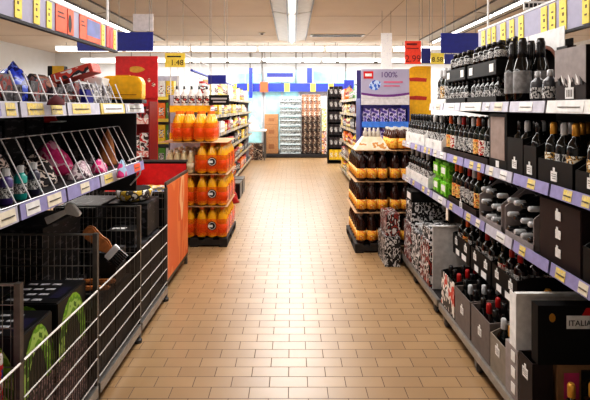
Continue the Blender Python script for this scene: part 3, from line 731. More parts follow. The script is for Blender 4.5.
lump('folded_garment','dark violet patterned garment at the rear of the animal prints','garment',(-1.6,2.3,1.192),(.14,.4,.22),patt('violet_dark_print',[(40,32,44),(70,54,70),(24,20,26),(120,100,116)],14,.8),14,rough=.1)
lump('folded_garment','dark grey and white garment lying between pink cloth and slipper','garment',(-1.34,2.98,1.192),(.0001+.1,.1,.1),patt('grey_dark_print',[(40,38,40),(120,116,120),(24,22,24),(170,166,170)],16,.8),15,rough=.1)
lump('folded_garment','small bright pink cloth near the price rail','garment',(-1.21,2.82,1.192),(.1,.12,.075),pink,5,rough=.14)
lump('hanging_soft_toy','pink and pale blue soft toy hanging over the price rail by the shelf end','toy',(-1.052,2.78,1.17),(.05,.11,.1),patt('pink_blue_plush',[(226,90,150),(170,200,226),(214,60,130)],10,.9),6,rough=.14)
t = lump('tan_slipper','tan suede slipper standing upright at the end of the lower wire shelf','slipper',(-1.3,3.17,1.192),(.12,.14,.24),mat('tan_suede',(170,110,66),.9,bump=.3),8,rough=.12)
for k,(y,c,w) in enumerate(((1.78,(20,120,116),'teal'),(1.881,(70,50,110),'purple'),(1.98,(24,150,140),'bright teal'),(2.083,(40,36,60),'dark violet'))):
    t = thing('toiletry_bottle','%s toiletry bottle among the wires at the near end of the lower shelf' % w,'bottle',(-1.195,y,1.192))
    m = mat('toiletry_%d' % k, c, .3)
    mb().lathe([(.022,0),(.026,.01),(.026,.1),(.012,.12)],12).build('body', m, t, True); mb().lathe([(.014,.12),(.014,.15)],10).build('cap', whitef, t)
    mb().lathe([(.0265,.03),(.0265,.075)],12).build('label', lwhite, t)
textm = patt('black_pack_white_text',[(18,17,18),(24,22,24),(20,18,20),(22,20,22),(84,82,86)],30,stretch=(1,.5,2.2))
for k in range(7):
    y = 1.75+k*.22
    closedbox('black_package','black boxed item with faint lettering, %s along the rear of the lower wire shelf' % ORD[k],-1.83,-1.68,y,y+.2,1.192,.3+.03*(k%3),textm,'package','black boxes on the wire shelf')
for k in range(3):
    closedbox('black_package','small black lettered pack, %s before the pink garments' % ORD[k],-1.5,-1.42,2.93+k*.075,2.995+k*.075,1.192,.12,textm,'package','small black packs on the wire shelf')
t = thing('cloth_hat','red and white cloth cap on the black boxes of the lower wire shelf','cap',(-1.755,3.17,1.4925),.3)
mb().lathe([(.09,0),(.095,.01),(.08,.05),(.04,.075),(.005,.08)],16).build('crown', red, t, True); mb().box(-.03,.14,-.07,.07,0,.008).build('peak', white, t)

# top shelf of tools
z = 1.602
bag = patt('crumpled_blue_film',[(26,44,150),(40,66,190),(20,32,110),(90,110,210)],16,.2)
lump('blue_bag','crumpled shiny blue bag at the near end of the top tool shelf','bag',(-1.5,2.1,z),(.26,.3,.23),bag,11,.3,rough=.13)
lump('blue_bag','crumpled shiny blue bag leaning on the tilted flat box','bag',(-1.5,2.42,z),(.22,.22,.22),bag,12,1,rough=.13)
def tilted(name,label,cat,loc,sx,sy,sz,rx,rz,m,facem=None,ry=0):
    t = thing(name,label,cat,loc,rz); M = Matrix.Rotation(ry,4,'Y') @ Matrix.Rotation(rx,4,'X')
    b = mb().box(-sx/2,sx/2,-sy/2,sy/2,0,sz,M=M); lo = min(v[2] for v in b.v); M = Matrix.Translation((0,0,-lo)) @ M
    mb().box(-sx/2,sx/2,-sy/2,sy/2,0,sz,M=M).build('box', m, t, bevel=.003)
    if facem:
        mb().box(-sx*.42,sx*.42,-sy*.42,sy*.42,sz+.0005,sz+.002,M=M).box(-sx*.42,sx*.42,-sy/2-.002,-sy/2-.0005,sz*.1,sz*.9,M=M).build('printed_panel', facem, t)
    return t
tilted('tool_box_set','dark flat box with rust-coloured spine leaning beside the blue bags','tool box',(-1.42,2.66,z),.27,.16,.035,0,0,mat('charcoal_case',(40,34,36),.4),patt('rust_print',[(120,70,56),(150,110,96),(60,44,44)],14),ry=.66)
for k,(ya,yb,w) in enumerate(((2.78,2.94,'red and white'),(2.96,3.1,'white-lidded'))):
    closedbox('clear_pack','grey clear-wrapped pack under the %s boxed tool' % w,-1.5,-1.24,ya,yb,z,.14,patt('clear_wrap_print',[(150,148,150),(206,204,206),(96,92,96),(176,174,176),(60,56,60)],22),'package')
tilted('boxed_tool','red and white boxed power tool tilted on the top tool shelf','boxed tool',(-1.36,2.86,z+.1412),.26,.13,.06,0,.0,mat('red_tool_box',(196,60,40),.5),patt('tool_photo',[(230,226,222),(200,60,40),(40,36,40),(236,232,226)],8),ry=-.3)
tilted('boxed_tool','white boxed tool with a red lid tilted near the yellow case','boxed tool',(-1.37,3.03,z+.1412),.22,.12,.05,0,0,white,patt('tool_photo_red',[(236,232,226),(210,206,202),(190,60,40),(236,232,226)],9),ry=.2)
closedbox('boxed_tool','small navy box standing before the tilted tools',-1.26,-1.19,2.6,2.7,z,.1,navy,'boxed tool')
closedbox('boxed_tool','yellow and black square box perched by the red and white tool',-1.62,-1.51,2.98,3.03,z,.27,black,'boxed tool',labels=(('y',.3,1,.55,1),),lm=mat('yellow_print',(236,190,40),.5))
cardm = [patt('grey_tool_card',[(40,36,40),(120,116,120),(70,64,68),(30,26,30),(150,146,148)],24), patt('dark_tool_card',[(24,22,26),(50,46,52),(90,86,90),(20,18,22)],24), patt('redgrey_tool_card',[(60,54,58),(140,50,44),(110,106,108),(40,36,40)],24)]
for k in range(9):
    y = 1.7+k*.105
    t = thing('blister_pack','carded tool in clear wrap, %s along the front of the top tool shelf' % ORD[k],'blister pack',(-1.22-.025*(k%2),y,z),R.uniform(-.2,.2),'carded tools behind the front wires')
    mb().box(-.006,.006,-.042,.042,0,.1+.02*(k%3)).build('card', cardm[k%3], t)
    mb().box(.0065,.02,-.03,.03,.02,.07).build('bubble', cardm[(k+1)%3], t, bevel=.005)
lump('hanging_glove','dark red work glove hanging over the top price rail','glove',(-1.058,2.02,1.608),(.045,.13,.045),mat('maroon_cloth',(76,16,26),.9,bump=.3),21,rough=.12)
# yellow hard case
t = thing('tool_case','bright yellow hard case with rounded top corners at the end of the top tool shelf','tool case',(-1.19,3.17,z+.051))
prof = [(-.14,0),(.14,0),(.145,.02),(.145,.12),(.125,.155),(.09,.165),(-.09,.165),(-.125,.155),(-.145,.12),(-.145,.02)]
mb().prism(prof,-.045,.045,'y').build('shell', yellowp, t, bevel=.006)
mb().box(-.15,.15,-.05,.05,-.027,-.001).build('black_foot', blackg, t)
mb().box(-.05,.05,-.012,.012,.1655,.172).build('handle', mat('dark_yellow',(190,130,16),.4), t)
mb().box(-.11,.11,-.0475,-.0455,.03,.036).build('seam', mat('dark_yellow',(190,130,16),.4), t)

# wire bins along the aisle
def wire_bin(label, y0, y1):
    t = thing('wire_bin', label, 'wire bin', (-1.05,(y0+y1)/2,0), 0, 'wire bins along the left aisle edge'); L = (y1-y0)/2
    p = mb().box(-.012,.012,L-.024,L,.0,.925); p.build('post', dsteel, t)
    f = mb()
    for zz in (.15,.26,.365,.475,.62): f.bar((.012,-L,zz),(.012,L-.024,zz),.0045 if zz < .6 else .006,5)
    f.build('front_rails', steel, t)
    f = mb(); n = int(2*L/.021)
    for k in range(n): 
        y = -L+.01+k*(2*L-.034)/n; f.bar((.006,y,.15),(.006,y,.62),.0021,4)
    o = f.build('front_mesh', dsteel, t)
    f = mb()
    for zz in (.3,.45,.6,.75,.84): f.bar((-.02,L-.012,zz),(-.8,L-.012,zz),.0025,4)
    f.bar((-.012,L-.012,.918),(-.8,L-.012,.918),.006,5)
    for k in range(24): f.bar((-.03-k*.032,L-.012,.15),(-.03-k*.032,L-.012,.918),.0016,4)
    f.build('divider_mesh', steel, t)
    mb().box(-.01,.02,-L,L-.025,.06,.115).build('base_rail', steel, t)
    mb().box(-.8,-.011,-L,L,.1,.12).build('base_deck', backp, t)
    mb().lathe([(.025,0),(.025,.02),(.012,.03),(.012,.06)],12,c=(.005,L-.04,0)).build('foot', rubber, t)
    return t
ys = (1.06,1.74,2.42,3.1,3.76)
for k, w in enumerate(('cut by the picture edge, holding small red and white packs','holding green and black boxes','holding wooden-handled brushes','next to the orange poster bin')):
    wire_bin('waist-high wire mesh bin '+w, ys[k], ys[k+1])
# bin contents
rwp = patt('red_white_pack',[(206,36,36),(236,230,228),(190,30,34),(60,70,150)],14)
for k in range(12):
    a, b, l = k%2, (k//2)%2, k//4
    closedbox('small_pack','small red, white and blue pack in the nearest bin, %s layer, %s %s' % (('lower','middle','upper')[l],('aisle','rear')[a],('near','far')[b]),-1.18-.115*a,-1.075-.115*a,1.35+.17*b,1.51+.17*b,.121+l*.19,.185,rwp,'package','small packs in the nearest bin',bev=.006)
blk2 = patt('black_toy_box',[(18,18,20),(22,22,24),(14,14,16),(19,19,20),(70,68,74)],18,stretch=(1,1,2))
greenp = patt('lime_print',[(150,196,60),(110,160,40),(180,210,110),(84,124,34)],12,.4)
def toy_box(label, y0, y1, x0, x1, z0, h):
    t = thing('toy_box', label, 'box', ((x0+x1)/2,(y0+y1)/2,z0), 0, 'green and black boxes in the wire bin'); X, L = (x1-x0)/2,(y1-y0)/2
    mb().box(-X,X,-L,L,0,h).build('box', mat('toy_black',(20,20,22),.35), t, bevel=.006)
    n = 12
    # lime arch on the aisle side with black inside
    for s, face in ((1,'x'),(-1,'y')):
        W = L if face == 'x' else X
        o, i = [(W*.95*math.cos(PI*k/n), h*.96*math.sin(PI*k/n)) for k in range(n+1)], [(W*.55*math.cos(PI*k/n), h*.6*math.sin(PI*k/n)) for k in range(n+1)]
        g = mb()
        for k in range(n):
            q = [o[k],o[k+1],i[k+1],i[k]]
            g.add([(X+.001,a,b) if face == 'x' else (a,-L-.001,b) for a, b in q],[(0,1,2,3)])
        g.build('lime_arch', greenp, t)
    g = mb()
    for k in range(4):
        for q in range(3): g.box(-X*.8+q*X*.42,-X*.5+q*X*.42,-L*.8+k*L*.42,-L*.66+k*L*.42,h+.0005,h+.0015)
    g.build('white_print', mat('grey_white_print',(170,170,174),.5,var=.4,scale=60), t)
    mb().box(X*.5,X*.85,-L*.6,L*.3,h+.0005,h+.0015).build('violet_window', mat('violet_window',(34,32,56),.3), t)
toy_box('green and black box at the near corner of its bin, touching the wire front',1.78,2.02,-1.36,-1.075,.42,.27)
toy_box('green and black box in the middle of its bin, beside the mesh divider',2.06,2.35,-1.36,-1.075,.42,.28)
toy_box('green and black box at the rear near corner of its bin',1.78,2.02,-1.68,-1.39,.42,.26)
toy_box('green and black box at the rear far corner of its bin',2.06,2.35,-1.68,-1.39,.42,.27)
pinkish = patt('mauve_clutter_print',[(120,92,96),(60,50,54),(150,124,124),(84,66,70)],24)
for k in range(4):
    closedbox('storage_carton','mauve-grey carton under the green and black boxes, %s' % ('near aisle','far aisle','near rear','far rear')[k]+' corner',-1.37 if k<2 else -1.69,-1.075 if k<2 else -1.39,1.78 if k%2==0 else 2.06,2.03 if k%2==0 else 2.36,.121,.298,pinkish)
for bi,(ya,yb,w,top) in enumerate(((2.47,3.04,'the brush bin',.5),(3.15,3.7,'the bin beside the orange poster',.62))):
    for i in range(2):
        for j in range(2):
            for l in range(2):
                x1 = -1.075-i*.33; x0 = x1-.31; y0 = ya+j*(yb-ya)/2; y1 = y0+(yb-ya)/2-.02
                h = (top-.125)/2-.01*((i+j) % 3)
                closedbox('black_package','black package in %s, %s layer, %s %s' % (w,('lower','upper')[l],('aisle','rear')[i],('near','far')[j]),x0,x1,y0,y1,.121+l*((top-.125)/2),h,blk2,'package','black packages in '+w,labels=(('z',.2,.5,.3,.5),) if l else ())
def brush(label, loc, rot, L=.3, bristle=True):
    t = thing('wooden_brush', label, 'brush', loc); t.rotation_euler = rot
    mb().prism([(-L/2,-.016),(-L/2+.03,-.026),(0,-.02),(L/2-.05,-.024),(L/2,-.012),(L/2,.012),(L/2-.05,.024),(0,.02),(-L/2+.03,.026),(-L/2,.016)],0,.022,'z').build('handle', wood, t, bevel=.006)
    mb().box(L/2-.005,L/2+.035,-.027,.027,-.002,.024).build('ferrule', chrome, t, bevel=.004)
    b = mb()
    for k in range(7): b.box(L/2+.036,L/2+.1,-.026+k*.0078,-.021+k*.0078,0,.022)
    b.build('bristles', white if bristle else blackg, t)
    return t
closedbox('support_carton','low black carton under the propped wooden brush',-1.26,-1.08,2.76,2.92,.503,.2,blk2)
t = brush('wide wooden brush with a chrome ferrule propped over the mesh of the brush bin',(-1.17,2.72,.8),(PI/2-.15,.72,0),.2,False)
t.scale = (1,1.7,1.1)
brush('wooden brush with white bristles lying in the brush bin',(-1.165,2.62,.535),(.1,0,PI+.1),.2,True)
brush('wooden brush lying behind the white-bristled one in the brush bin',(-1.165,2.71,.54),(.05,0,PI+.05),.2,True)
t = thing('white_scraper','white plastic scraper with a bent head lying on the tall black carton','scraper',(-1.395,2.56,.953)); t.rotation_euler = (0,1.12,-.2)
mb().prism([(-.022,0),(.022,0),(.016,.14),(-.012,.14)],-.012,.012,'y').build('handle', white, t, bevel=.003)
mb().prism([(-.014,.1405),(.018,.1405),(.06,.2),(.05,.22),(-.02,.2),(-.04,.17)],-.012,.012,'y').build('head', white, t, bevel=.003)
closedbox('support_carton','tall black carton carrying the white scraper in the brush bin',-1.8,-1.385,2.5,2.95,.503,.42,textm)
closedbox('support_carton','black carton with pale print standing at the back of the poster-side bin',-1.7,-1.4,3.2,3.66,.622,.26,textm)
closedbox('support_carton','black carton carrying the printed oval basket beside the poster bin',-1.39,-1.09,3.39,3.69,.6225,.25,blk2)
t = thing('printed_basket','oval white and yellow printed basket on the packages beside the orange poster bin','basket',(-1.24,3.54,.8745))
mb().lathe([(.1,0),(.13,.02),(.14,.08),(.13,.085)],20).build('bowl', patt('white_yellow_print',[(236,232,226),(230,190,60),(60,56,60),(236,232,226)],16), t, True)
mb().lathe([(.125,.086),(.125,.09)],20).build('contents', black, t)
closedbox('black_package','glossy black pack with white marks beside the brushes',-1.32,-1.12,3.2,3.36,.622,.1,blk2,'package',labels=(('z',.1,.6,.2,.5),))

# orange poster bin
t = thing('promotion_bin','black promotion bin with red lining and an orange poster on its aisle side','promotion bin',(-1.34,4.22,0))
X, L, H = .27, .4, .94
mb().box(-X,X,-L,L,.08,.1).box(-X,-X+.012,-L,L,.1,H).box(X-.012,X,-L,L,.1,H).box(-X+.012,X-.012,-L,-L+.012,.1,H-.08).box(-X+.012,X-.012,L-.012,L,.1,H+.1).build('body', blackg, t)
mb().box(-X+.0125,X-.0125,L-.016,L-.0125,.5,H+.08).box(-X+.0125,-X+.016,-L+.02,L-.017,.5,H-.02).box(X-.016,X-.0125,-L+.02,L-.017,.5,H-.02).build('red_lining', red, t)
mb().box(X-.014,X+.004,-L,L,H,H+.02).box(-X-.004,-X+.014,-L,L,H,H+.02).box(-X,X,L-.014,L+.004,H+.1,H+.12).box(-X,X,-L-.004,-L+.014,H-.08,H-.06).build('rim', dsteel, t)
mb().box(X+.001,X+.006,-L+.02,L-.02,.12,H-.01).build('poster', patt('orange_poster_print',[(222,104,50),(232,132,76),(214,94,44),(240,184,136),(226,116,62)],3.2,.4,'wave',(1,1.3,.35)), t)
for sy in (-1,1): mb().box(X-.03,X,sy*(L-.02)-.015,sy*(L-.02)+.015,0,.08).build('leg', dsteel, t)
mb().box(-X+.02,X-.02,-L+.02,L-.02,.55,.56).build('inner_shelf', backp, t)
for k in range(4):
    closedbox('white_blue_pack','white and blue pack inside the red-lined bin, %s from the front' % ORD[k],-1.52,-1.16,3.86+k*.18,4.02+k*.18,.561,.22+.03*(k%2),patt('white_blue_yellow_print',[(236,234,230),(70,140,210),(236,232,226),(230,200,70),(40,40,50)],13),'package','packs in the red-lined bin')
closedbox('black_package','black box standing behind the red-lined bin',-1.98,-1.66,3.9,4.4,0,.95,textm,'package',labels=(('X',.2,.7,.7,.8),))

# red display stand with snack shelves
t = thing('cardboard_display','red cardboard display stand with a gold emblem on its header','display stand',(-1.74,4.92,0))
mb().box(-.23,.23,.13,.15,0,2.17).build('back', red, t)
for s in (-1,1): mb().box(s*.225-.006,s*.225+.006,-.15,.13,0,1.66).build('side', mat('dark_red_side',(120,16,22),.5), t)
for zz in (.3,.7,1.1,1.45): mb().box(-.218,.218,-.15,.129,zz-.015,zz).build('shelf', red, t); mb().box(-.218,.218,-.158,-.151,zz-.03,zz+.035).build('shelf_edge', patt('pink_edge_print',[(236,200,190),(220,120,110),(240,228,220)],20), t)
mb().box(-.235,.235,.115,.1295,1.7,2.165).build('header_panel', red, t)
n = 18
mb().prism([(.0+.085*math.cos(2*PI*i/n)*(1+.12*math.cos(6*PI*i/n)), 2.02+.036*math.sin(2*PI*i/n)) for i in range(n)],.112,.1145,'y').build('gold_emblem', goldf, t)
for k,(x,zz) in enumerate(((-.16,1.88),(-.06,1.9),(.04,1.87),(.14,1.9),(.19,1.85))): mb().lathe([(.022,0),(.022,.002)],12,M=Matrix.Translation((x,.114,zz)) @ Matrix.Rotation(PI/2,4,'X')).build('sweet_print', patt('sweet_print',[(230,200,180),(150,60,50),(240,220,190)],40), t)
pal = [patt('redwhite_snack',[(206,40,40),(236,226,220),(60,40,40)],20), patt('green_snack',[(90,150,40),(140,190,60),(230,210,80)],16), patt('dark_snack',[(30,24,26),(150,40,40),(210,200,190)],18)]
for s, zz in enumerate((.3,.7,1.1,1.45)):
    for k in range(4):
        closedbox('snack_box','%s snack box from the aisle on the %s shelf of the red display' % (ORD[3-k],('bottom','second','third','top')[s]),-1.74-.2+k*.105,-1.74-.2+k*.105+.095,4.8,4.92,zz+.001,.16+.03*((k+s)%3),pal[(k//2+s)%3] if s<2 else pal[0 if s==2 else 2],'snack box','snack boxes on the red display')

# ------------------------------------------------------------------ hanging signs
def sign(label, px0, px1, py0, py1, Y, m, txt=None, tm=None, hang=True, extra=None, name='hanging_sign'):
    x0,x1,z0,z1 = PX(px0,Y),PX(px1,Y),PZ(py1,Y),PZ(py0,Y)
    t = thing(name,label,'sign',((x0+x1)/2,Y,z0)); w,h = (x1-x0)/2,(z1-z0)
    mb().box(-w,w,0,.012,0,h).build('panel', m, t)
    if hang:
        for s in (-.8,.8): mb().bar((s*w,.006,h),(s*w,.006,CZ-z0-.001),.003,5).build('hanger', dsteel, t)
    if extra: extra(t,w,h)
    if txt:
        for (s,fx,fz,sz) in txt: text('lettering',s,sz*h,(fx*w,-.0015,fz*h),FRONT,tm or dark,t)
    return t
sign('navy blue blank hanging sign above the red display stand',115,153,32,51,4.5,navy)
sign('pale blank hanging card above the navy sign',133,153,14,31,4.7,mat('pale_lilac_card',(214,206,206),.6))
sign('navy blank hanging sign behind the orange price cards',77,113,39,51,4.9,navy)
sign('navy blue blank hanging sign above the wine shelves',441,480,33,53,4.4,navy)
sign('bright red hanging price sign reading 2.99',405,421,41,64,6.2,mat('bright_red_orange',(240,70,44),.5),[('2.99',.0,.22,.4)],mat('ink_red',(120,20,20),.5),extra=lambda t,w,h:(mb().box(-w*.8,w*.5,-.002,-.0003,h*.82,h*.9).box(-w*.8,w*.7,-.002,-.0003,h*.66,h*.7).build('print_line', mat('ink_red',(120,20,20),.5), t)))
sign('small navy square sign beside the red price sign',421.5,430.5,48,63,6.25,navy)
sign('small yellow hanging price sign reading 8.58 with a white top strip',431,444,53,64,6.2,yellowc,[('8.58',0,.4,.6)],dark,extra=lambda t,w,h: mb().box(-w,w,0,.012,h+.001,h*1.35).build('top_strip', white, t))
sign('small navy square sign right of the yellow price sign',444.5,455,54,64,6.25,navy)
sign('yellow hanging price sign reading 1.48 on the left',165,185,53,67,6.2,yellowc,[('1.48',.2,.3,.55)],dark,extra=lambda t,w,h:(mb().box(-w*.8,w*.6,-.002,-.0003,h*.7,h*.8).build('print_line', dark, t)))
sign('tall white hanging banner in front of the bright back wall',381,392,33,69,8.5,mat('glowing_white_banner',(240,240,242),.6,emit=.15))  # slight glow in the material keeps the banner bright; it is no lamp
sign('white hanging card with dark lettering strips above the wine header board',524,548,1,10,3.2,white,extra=lambda t,w,h:[mb().box(-w*.9+k*w*.36,-w*.65+k*w*.36,-.002,-.0003,h*.3,h*.75).build('print_mark', dark, t) for k in range(5)])
sign('navy sign over the white-wire shelf of the left far unit',208,226,75,84,6.15,navy)
sign('black price panel with pale lettering on the left far unit',209,229,95,105,5.9,black,extra=lambda t,w,h:(mb().box(-w*.8,w*.8,-.002,-.0003,h*.55,h*.72).box(-w*.6,w*.7,-.002,-.0003,h*.25,h*.4).build('print_line', silver, t)))
# back wall signage
def bsign(label,px0,px1,py0,py1,m,Y=14.9,**k): return sign(label,px0,px1,py0,py1,Y,m,hang=False,**k)
bt = thing('blue_band_sign','long blue fascia band across the windows at the back','sign',(0,14.95,PZ(91.5,14.95)))
mb().box(PX(232,14.95),PX(346,14.95),0,.04,0,.27).build('band', blue, bt)
for px in (234,250,287,313,331):
    x = PX(px,14.95); mb().box(x-.09,x+.09,-.006,-.0005,.0,.27).build('yellow_square', yellowc, bt)
for px in (250,262,296,346): x = PX(px,14.95); mb().bar((x,.06,.1),(x,.06,CZ-PZ(91.5,14.95)-.002),.02,6).build('support', dsteel, bt)
bsign('orange-red square sign on the blue band at the back',260,268,82,92,orange,14.88)
mb_ = bsign('vertical blue pillar sign crossing the blue band',249,252.5,68,98,blue,14.85)
bsign('white notice board with a blue top edge above the blue band',267,293,73,82,white,14.9,extra=lambda t,w,h:(mb().box(-w,w,-.004,-.0005,h*.55,h).build('blue_strip', navy, t), mb().box(-w*.7,w*.7,-.003,-.0005,h*.2,h*.35).build('print_line', silver, t)))
bsign('narrow blue pillar sign right of the notice board',307,312,68,83,blue,14.9)
bsign('navy panel where the blue band meets the right shelves',344,354,80,92,navy,14.3)

# ------------------------------------------------------------------ far field at the back wall
def Bx(px): return PX(px,14.6)
def crate_stack(px0,px1,n,label,m,h,d=.5,z0=.12):
    for k in range(n):
        t = thing('wire_crate','%s, %s from the bottom' % (label,ORD[k]),'crate',((Bx(px0)+Bx(px1))/2,14.55,z0+k*h),0,label)
        X = (Bx(px1)-Bx(px0))/2-.005
        g = mb()
        for zz in (.01,h*.5,h-.02):
            for s in (-1,1): g.bar((-X,s*d/2,zz),(X,s*d/2,zz),.012,4); g.bar((s*X,-d/2,zz),(s*X,d/2,zz),.012,4)
        for j in range(6):
            x = -X+2*X*j/5; g.bar((x,-d/2,.01),(x,-d/2,h-.02),.01,4); g.bar((x,d/2,.01),(x,d/2,h-.02),.01,4)
        g.build('wire_frame', mat('grey_wire',(176,184,186),.4,.3), t)
        mb().box(-X+.02,X-.02,-d/2+.02,d/2-.02,.015,h-.06).build('contents', m, t)
platm = mat('dark_plinth',(40,38,40),.6)
t = thing('display_plinth','long low dark plinth under the goods at the back','plinth',(0,14.5,0)); mb().box(Bx(262),Bx(326.5),-.35,.4,.03,.11).build('top', platm, t); mb().box(Bx(263),Bx(326),-.3,.35,0,.03).build('foot', black, t)
crate_stack(280,301,6,'grey wire crate stack on the back plinth',patt('grey_goods',[(150,160,162),(190,198,198),(110,118,120),(206,210,210)],9),.3)
kr = mat('kraft_carton',(176,128,86),.65,var=.15)
for k,(z0,h) in enumerate(((.12,.5),(.625,.42),(1.05,.32))):
    closedbox('kraft_carton','brown carton stacked on the back plinth, %s from the bottom' % ORD[k],Bx(265),Bx(278.5),14.3,14.7,z0,h,kr,labels=(('y',.3,.7,.3,.6),),lm=mat('kraft_label',(150,100,64),.6))
# dark bottle stack
dk = [patt('dark_goods_a',[(40,28,28),(90,60,40),(24,18,20),(190,170,150),(30,22,22)],14), patt('brown_goods',[(150,96,70),(200,160,130),(90,54,44),(226,206,190)],12), patt('bright_goods',[(226,200,120),(190,60,50),(236,230,220),(120,70,50)],12)]
for k in range(8):
    m = dk[0] if k < 5 else dk[1]
    for j in range(4):
        x = Bx(301.5)+.0+j*.152
        t = thing('goods_carton','%s carton from the left in layer %s of the dark stack at the back' % (ORD[j],ORD[k]),'carton',(x+.076,14.5,.12+k*.235),0,'dark carton stack at the back')
        mb().box(-.073,.073,-.2,.2,0,.23).build('box', m, t, bevel=.012)
for k in range(4):
    t = thing('goods_carton','pale yellow and white carton column right of the dark stack, %s from the bottom' % ORD[k],'carton',(Bx(323.3),14.4,.12+k*.36),0,'pale carton column at the back')
    mb().box(-.07,.07,-.2,.2,0,.355).build('box', dk[2] if k<2 else patt('pale_goods',[(226,226,200),(200,190,90),(236,236,232)],10), t)
# table with white and pink bags
t = thing('serving_table','small pale table with thin legs at the left of the back windows','table',(Bx(252)+.09,13.8,0))
mb().box(-.42,.42,-.35,.35,.86,.9).build('tabletop', white, t)
for sx in (-1,1):
    for sy in (-1,1): mb().box(sx*.38-.02,sx*.38+.02,sy*.3-.02,sy*.3+.02,0,.86).build('leg', dsteel, t)
lump('white_bag','soft white bag on the small table at the back','bag',(PX(252.5,13.9),13.7,.901),(.42,.4,.36),mat('white_plastic_bag',(232,228,228),.5),31)
lump('pink_bag','pink bag beside the white bag on the small table','bag',(PX(240.5,13.9),13.7,.901),(.16,.3,.3),mat('pink_bag',(214,90,120),.6),32)
for k in range(3): closedbox('goods_box','dark box under the small table at the back, %s from the left' % ORD[k],Bx(241)+.26*k,Bx(241)+.26*k+.24,13.55,13.9,0,.5,dk[k%2],'carton')

# ------------------------------------------------------------------ far shelf units with goods on both sides
def can_src(name, prof, mats, mm): 
    o = mb().lathe(prof, 10, m=mm).build(name, mats, None, True); tag(o, name, 'bottle'); return proto(o)
PALL = [('yellow',(236,196,50)),('white',(230,228,224)),('orange',(232,120,40)),('dark',(38,30,32)),('red',(186,36,36)),('green',(84,140,50)),('blue',(48,70,160)),('brown',(110,66,44)),('pale yellow',(232,214,150))]
FS = {}
for nm, c in PALL:
    m = mat('goods_'+nm.replace(' ','_'), c, .35, var=.25, scale=20)
    lm = lwhite if nm in ('dark','brown','blue','green','red') else patt('goods_label_'+nm.replace(' ','_'),[c,(236,230,222),(60,44,40),(190,50,40)],26)
    FS[nm,'bottle'] = can_src('shelf_bottle',[(.045,0),(.048,.08),(.048,.17),(.044,.2),(.018,.25),(.018,.29)],[m,lm,whitef if nm=='dark' else blackf],[0,1,0,0,2])
    FS[nm,'jar'] = can_src('shelf_jar',[(.05,0),(.055,.03),(.055,.13),(.045,.16),(.045,.19)],[m,lm,redf],[0,1,0,2])
    b = mb().box(-.06,.06,-.07,.07,0,.24).box(-.0615,-.06,-.05,.05,.06,.17,1).box(.06,.0615,-.05,.05,.06,.17,1).box(-.04,.04,-.0715,-.07,.06,.17,1)
    o = b.build('shelf_packet',[m,lm]); tag(o,'shelf_packet','packet'); FS[nm,'packet'] = proto(o)
def far_unit(side, xf, y0, y1, levels, where, palettes, label, top, depth=.5, edge=patt('mixed_price_strip',[(236,206,90),(190,186,196),(90,84,88),(226,200,110),(200,196,204)],5,stretch=(0,3,0)), seed=3, kinds=('bottle','jar','packet')):
    rr = random.Random(seed)
    t = thing('shelf_unit', label, 'shelving', (0,0,0))
    s = 1 if side == 'right' else -1
    xb = xf+s*depth
    mb().box(min(xb,xb+s*.03),max(xb,xb+s*.03),y0,y1,0,top).build('back_panel', mat('pale_back_panel',(90,84,84),.6), t)
    for sy in (y0-.025,y1): mb().box(min(xf+s*.08,xb),max(xf+s*.08,xb),sy,sy+.024,0,top).build('end_panel', palerail, t)
    for li, z in enumerate(levels):
        mb().box(min(xf,xb),max(xf,xb),y0,y1,z-.025,z).build('shelf_board', dsteel, t)
        mb().box(min(xf-s*.012,xf),max(xf-s*.012,xf),y0,y1,z-.045,z+.01).build('price_rail', edge, t)
        y = y0+.09; k = 0
        nxt = levels[li+1]-z if li+1 < len(levels) else .5
        while y < y1-.1 and k < 40:
            run = rr.randint(2,4); nm = rr.choice(palettes[li % len(palettes)]); kd = rr.choice(kinds)
            for _ in range(run):
                if y >= y1-.1 or k >= 40: break
                g = .13 if kd != 'packet' else .15
                sc = min(1.15,(nxt-.05)/.29)*rr.uniform(.8,1)
                dup(FS[nm,kd],(xf+s*.075,y,z+.001),'%s item, a %s %s, on the %s shelf of %s' % (ORD[k],nm,kd,ORD[li],where),rot=(0,0,0),group='goods on '+where,scale=(1.08,1.08,sc),cat='packet' if kd == 'packet' else kd)
                y += g*1.0; k += 1
            y += .03
    return t
lw = 'the left far unit'; rw = 'the right far unit'
far_unit('left',-1.2,6.3,13.3,(.14,.5,.84,1.16,1.47,1.76),lw,[['red','dark','orange'],['dark','brown','yellow'],['white','yellow','dark'],['yellow','white','red'],['white','yellow','pale yellow'],['yellow','pale yellow','white']],'long pale shelving unit of mixed groceries beyond the orange drinks',1.77,seed=5)
far_unit('right',1.2,6.9,11.2,(.14,.48,.82,1.15,1.47,1.76),rw,[['yellow','green','orange'],['yellow','white','brown'],['orange','yellow','dark'],['dark','brown','pale yellow'],['dark','brown','pale yellow']],'long pale shelving unit of mixed groceries beyond the brown bottle pallet',1.77,seed=9)
# gondola end behind the red display
t = thing('end_shelf','tall end shelf of blue, white and green packs behind the red display stand','shelving',(-2.15,7.1,0))
mb().box(-.34,.34,.14,.16,0,2.1).build('back', palerail, t)
for zz in (.3,.7,1.06,1.4,1.74): mb().box(-.33,.33,-.16,.139,zz-.02,zz).build('shelf', dsteel, t); mb().box(-.33,.33,-.172,-.161,zz-.03,zz+.02).build('price_rail', yellowc, t)
for r_, zz in enumerate((.3,.7,1.06,1.4,1.74)):
    for k in range(5):
        nm = [['green','yellow','green','dark','red'],['green','dark','yellow','green','white'],['red','white','green','yellow','green'],['white','green','yellow','orange','green'],['blue','white','blue','white','yellow']][r_][k]
        dup(FS[nm,'packet'],(-2.15-.26+k*.13,7.03,zz+.001),'%s packet from the left, %s shelf of the end shelf behind the red display' % (ORD[k],ORD[r_]),group='packets behind the red display',scale=(1,1,1.1))
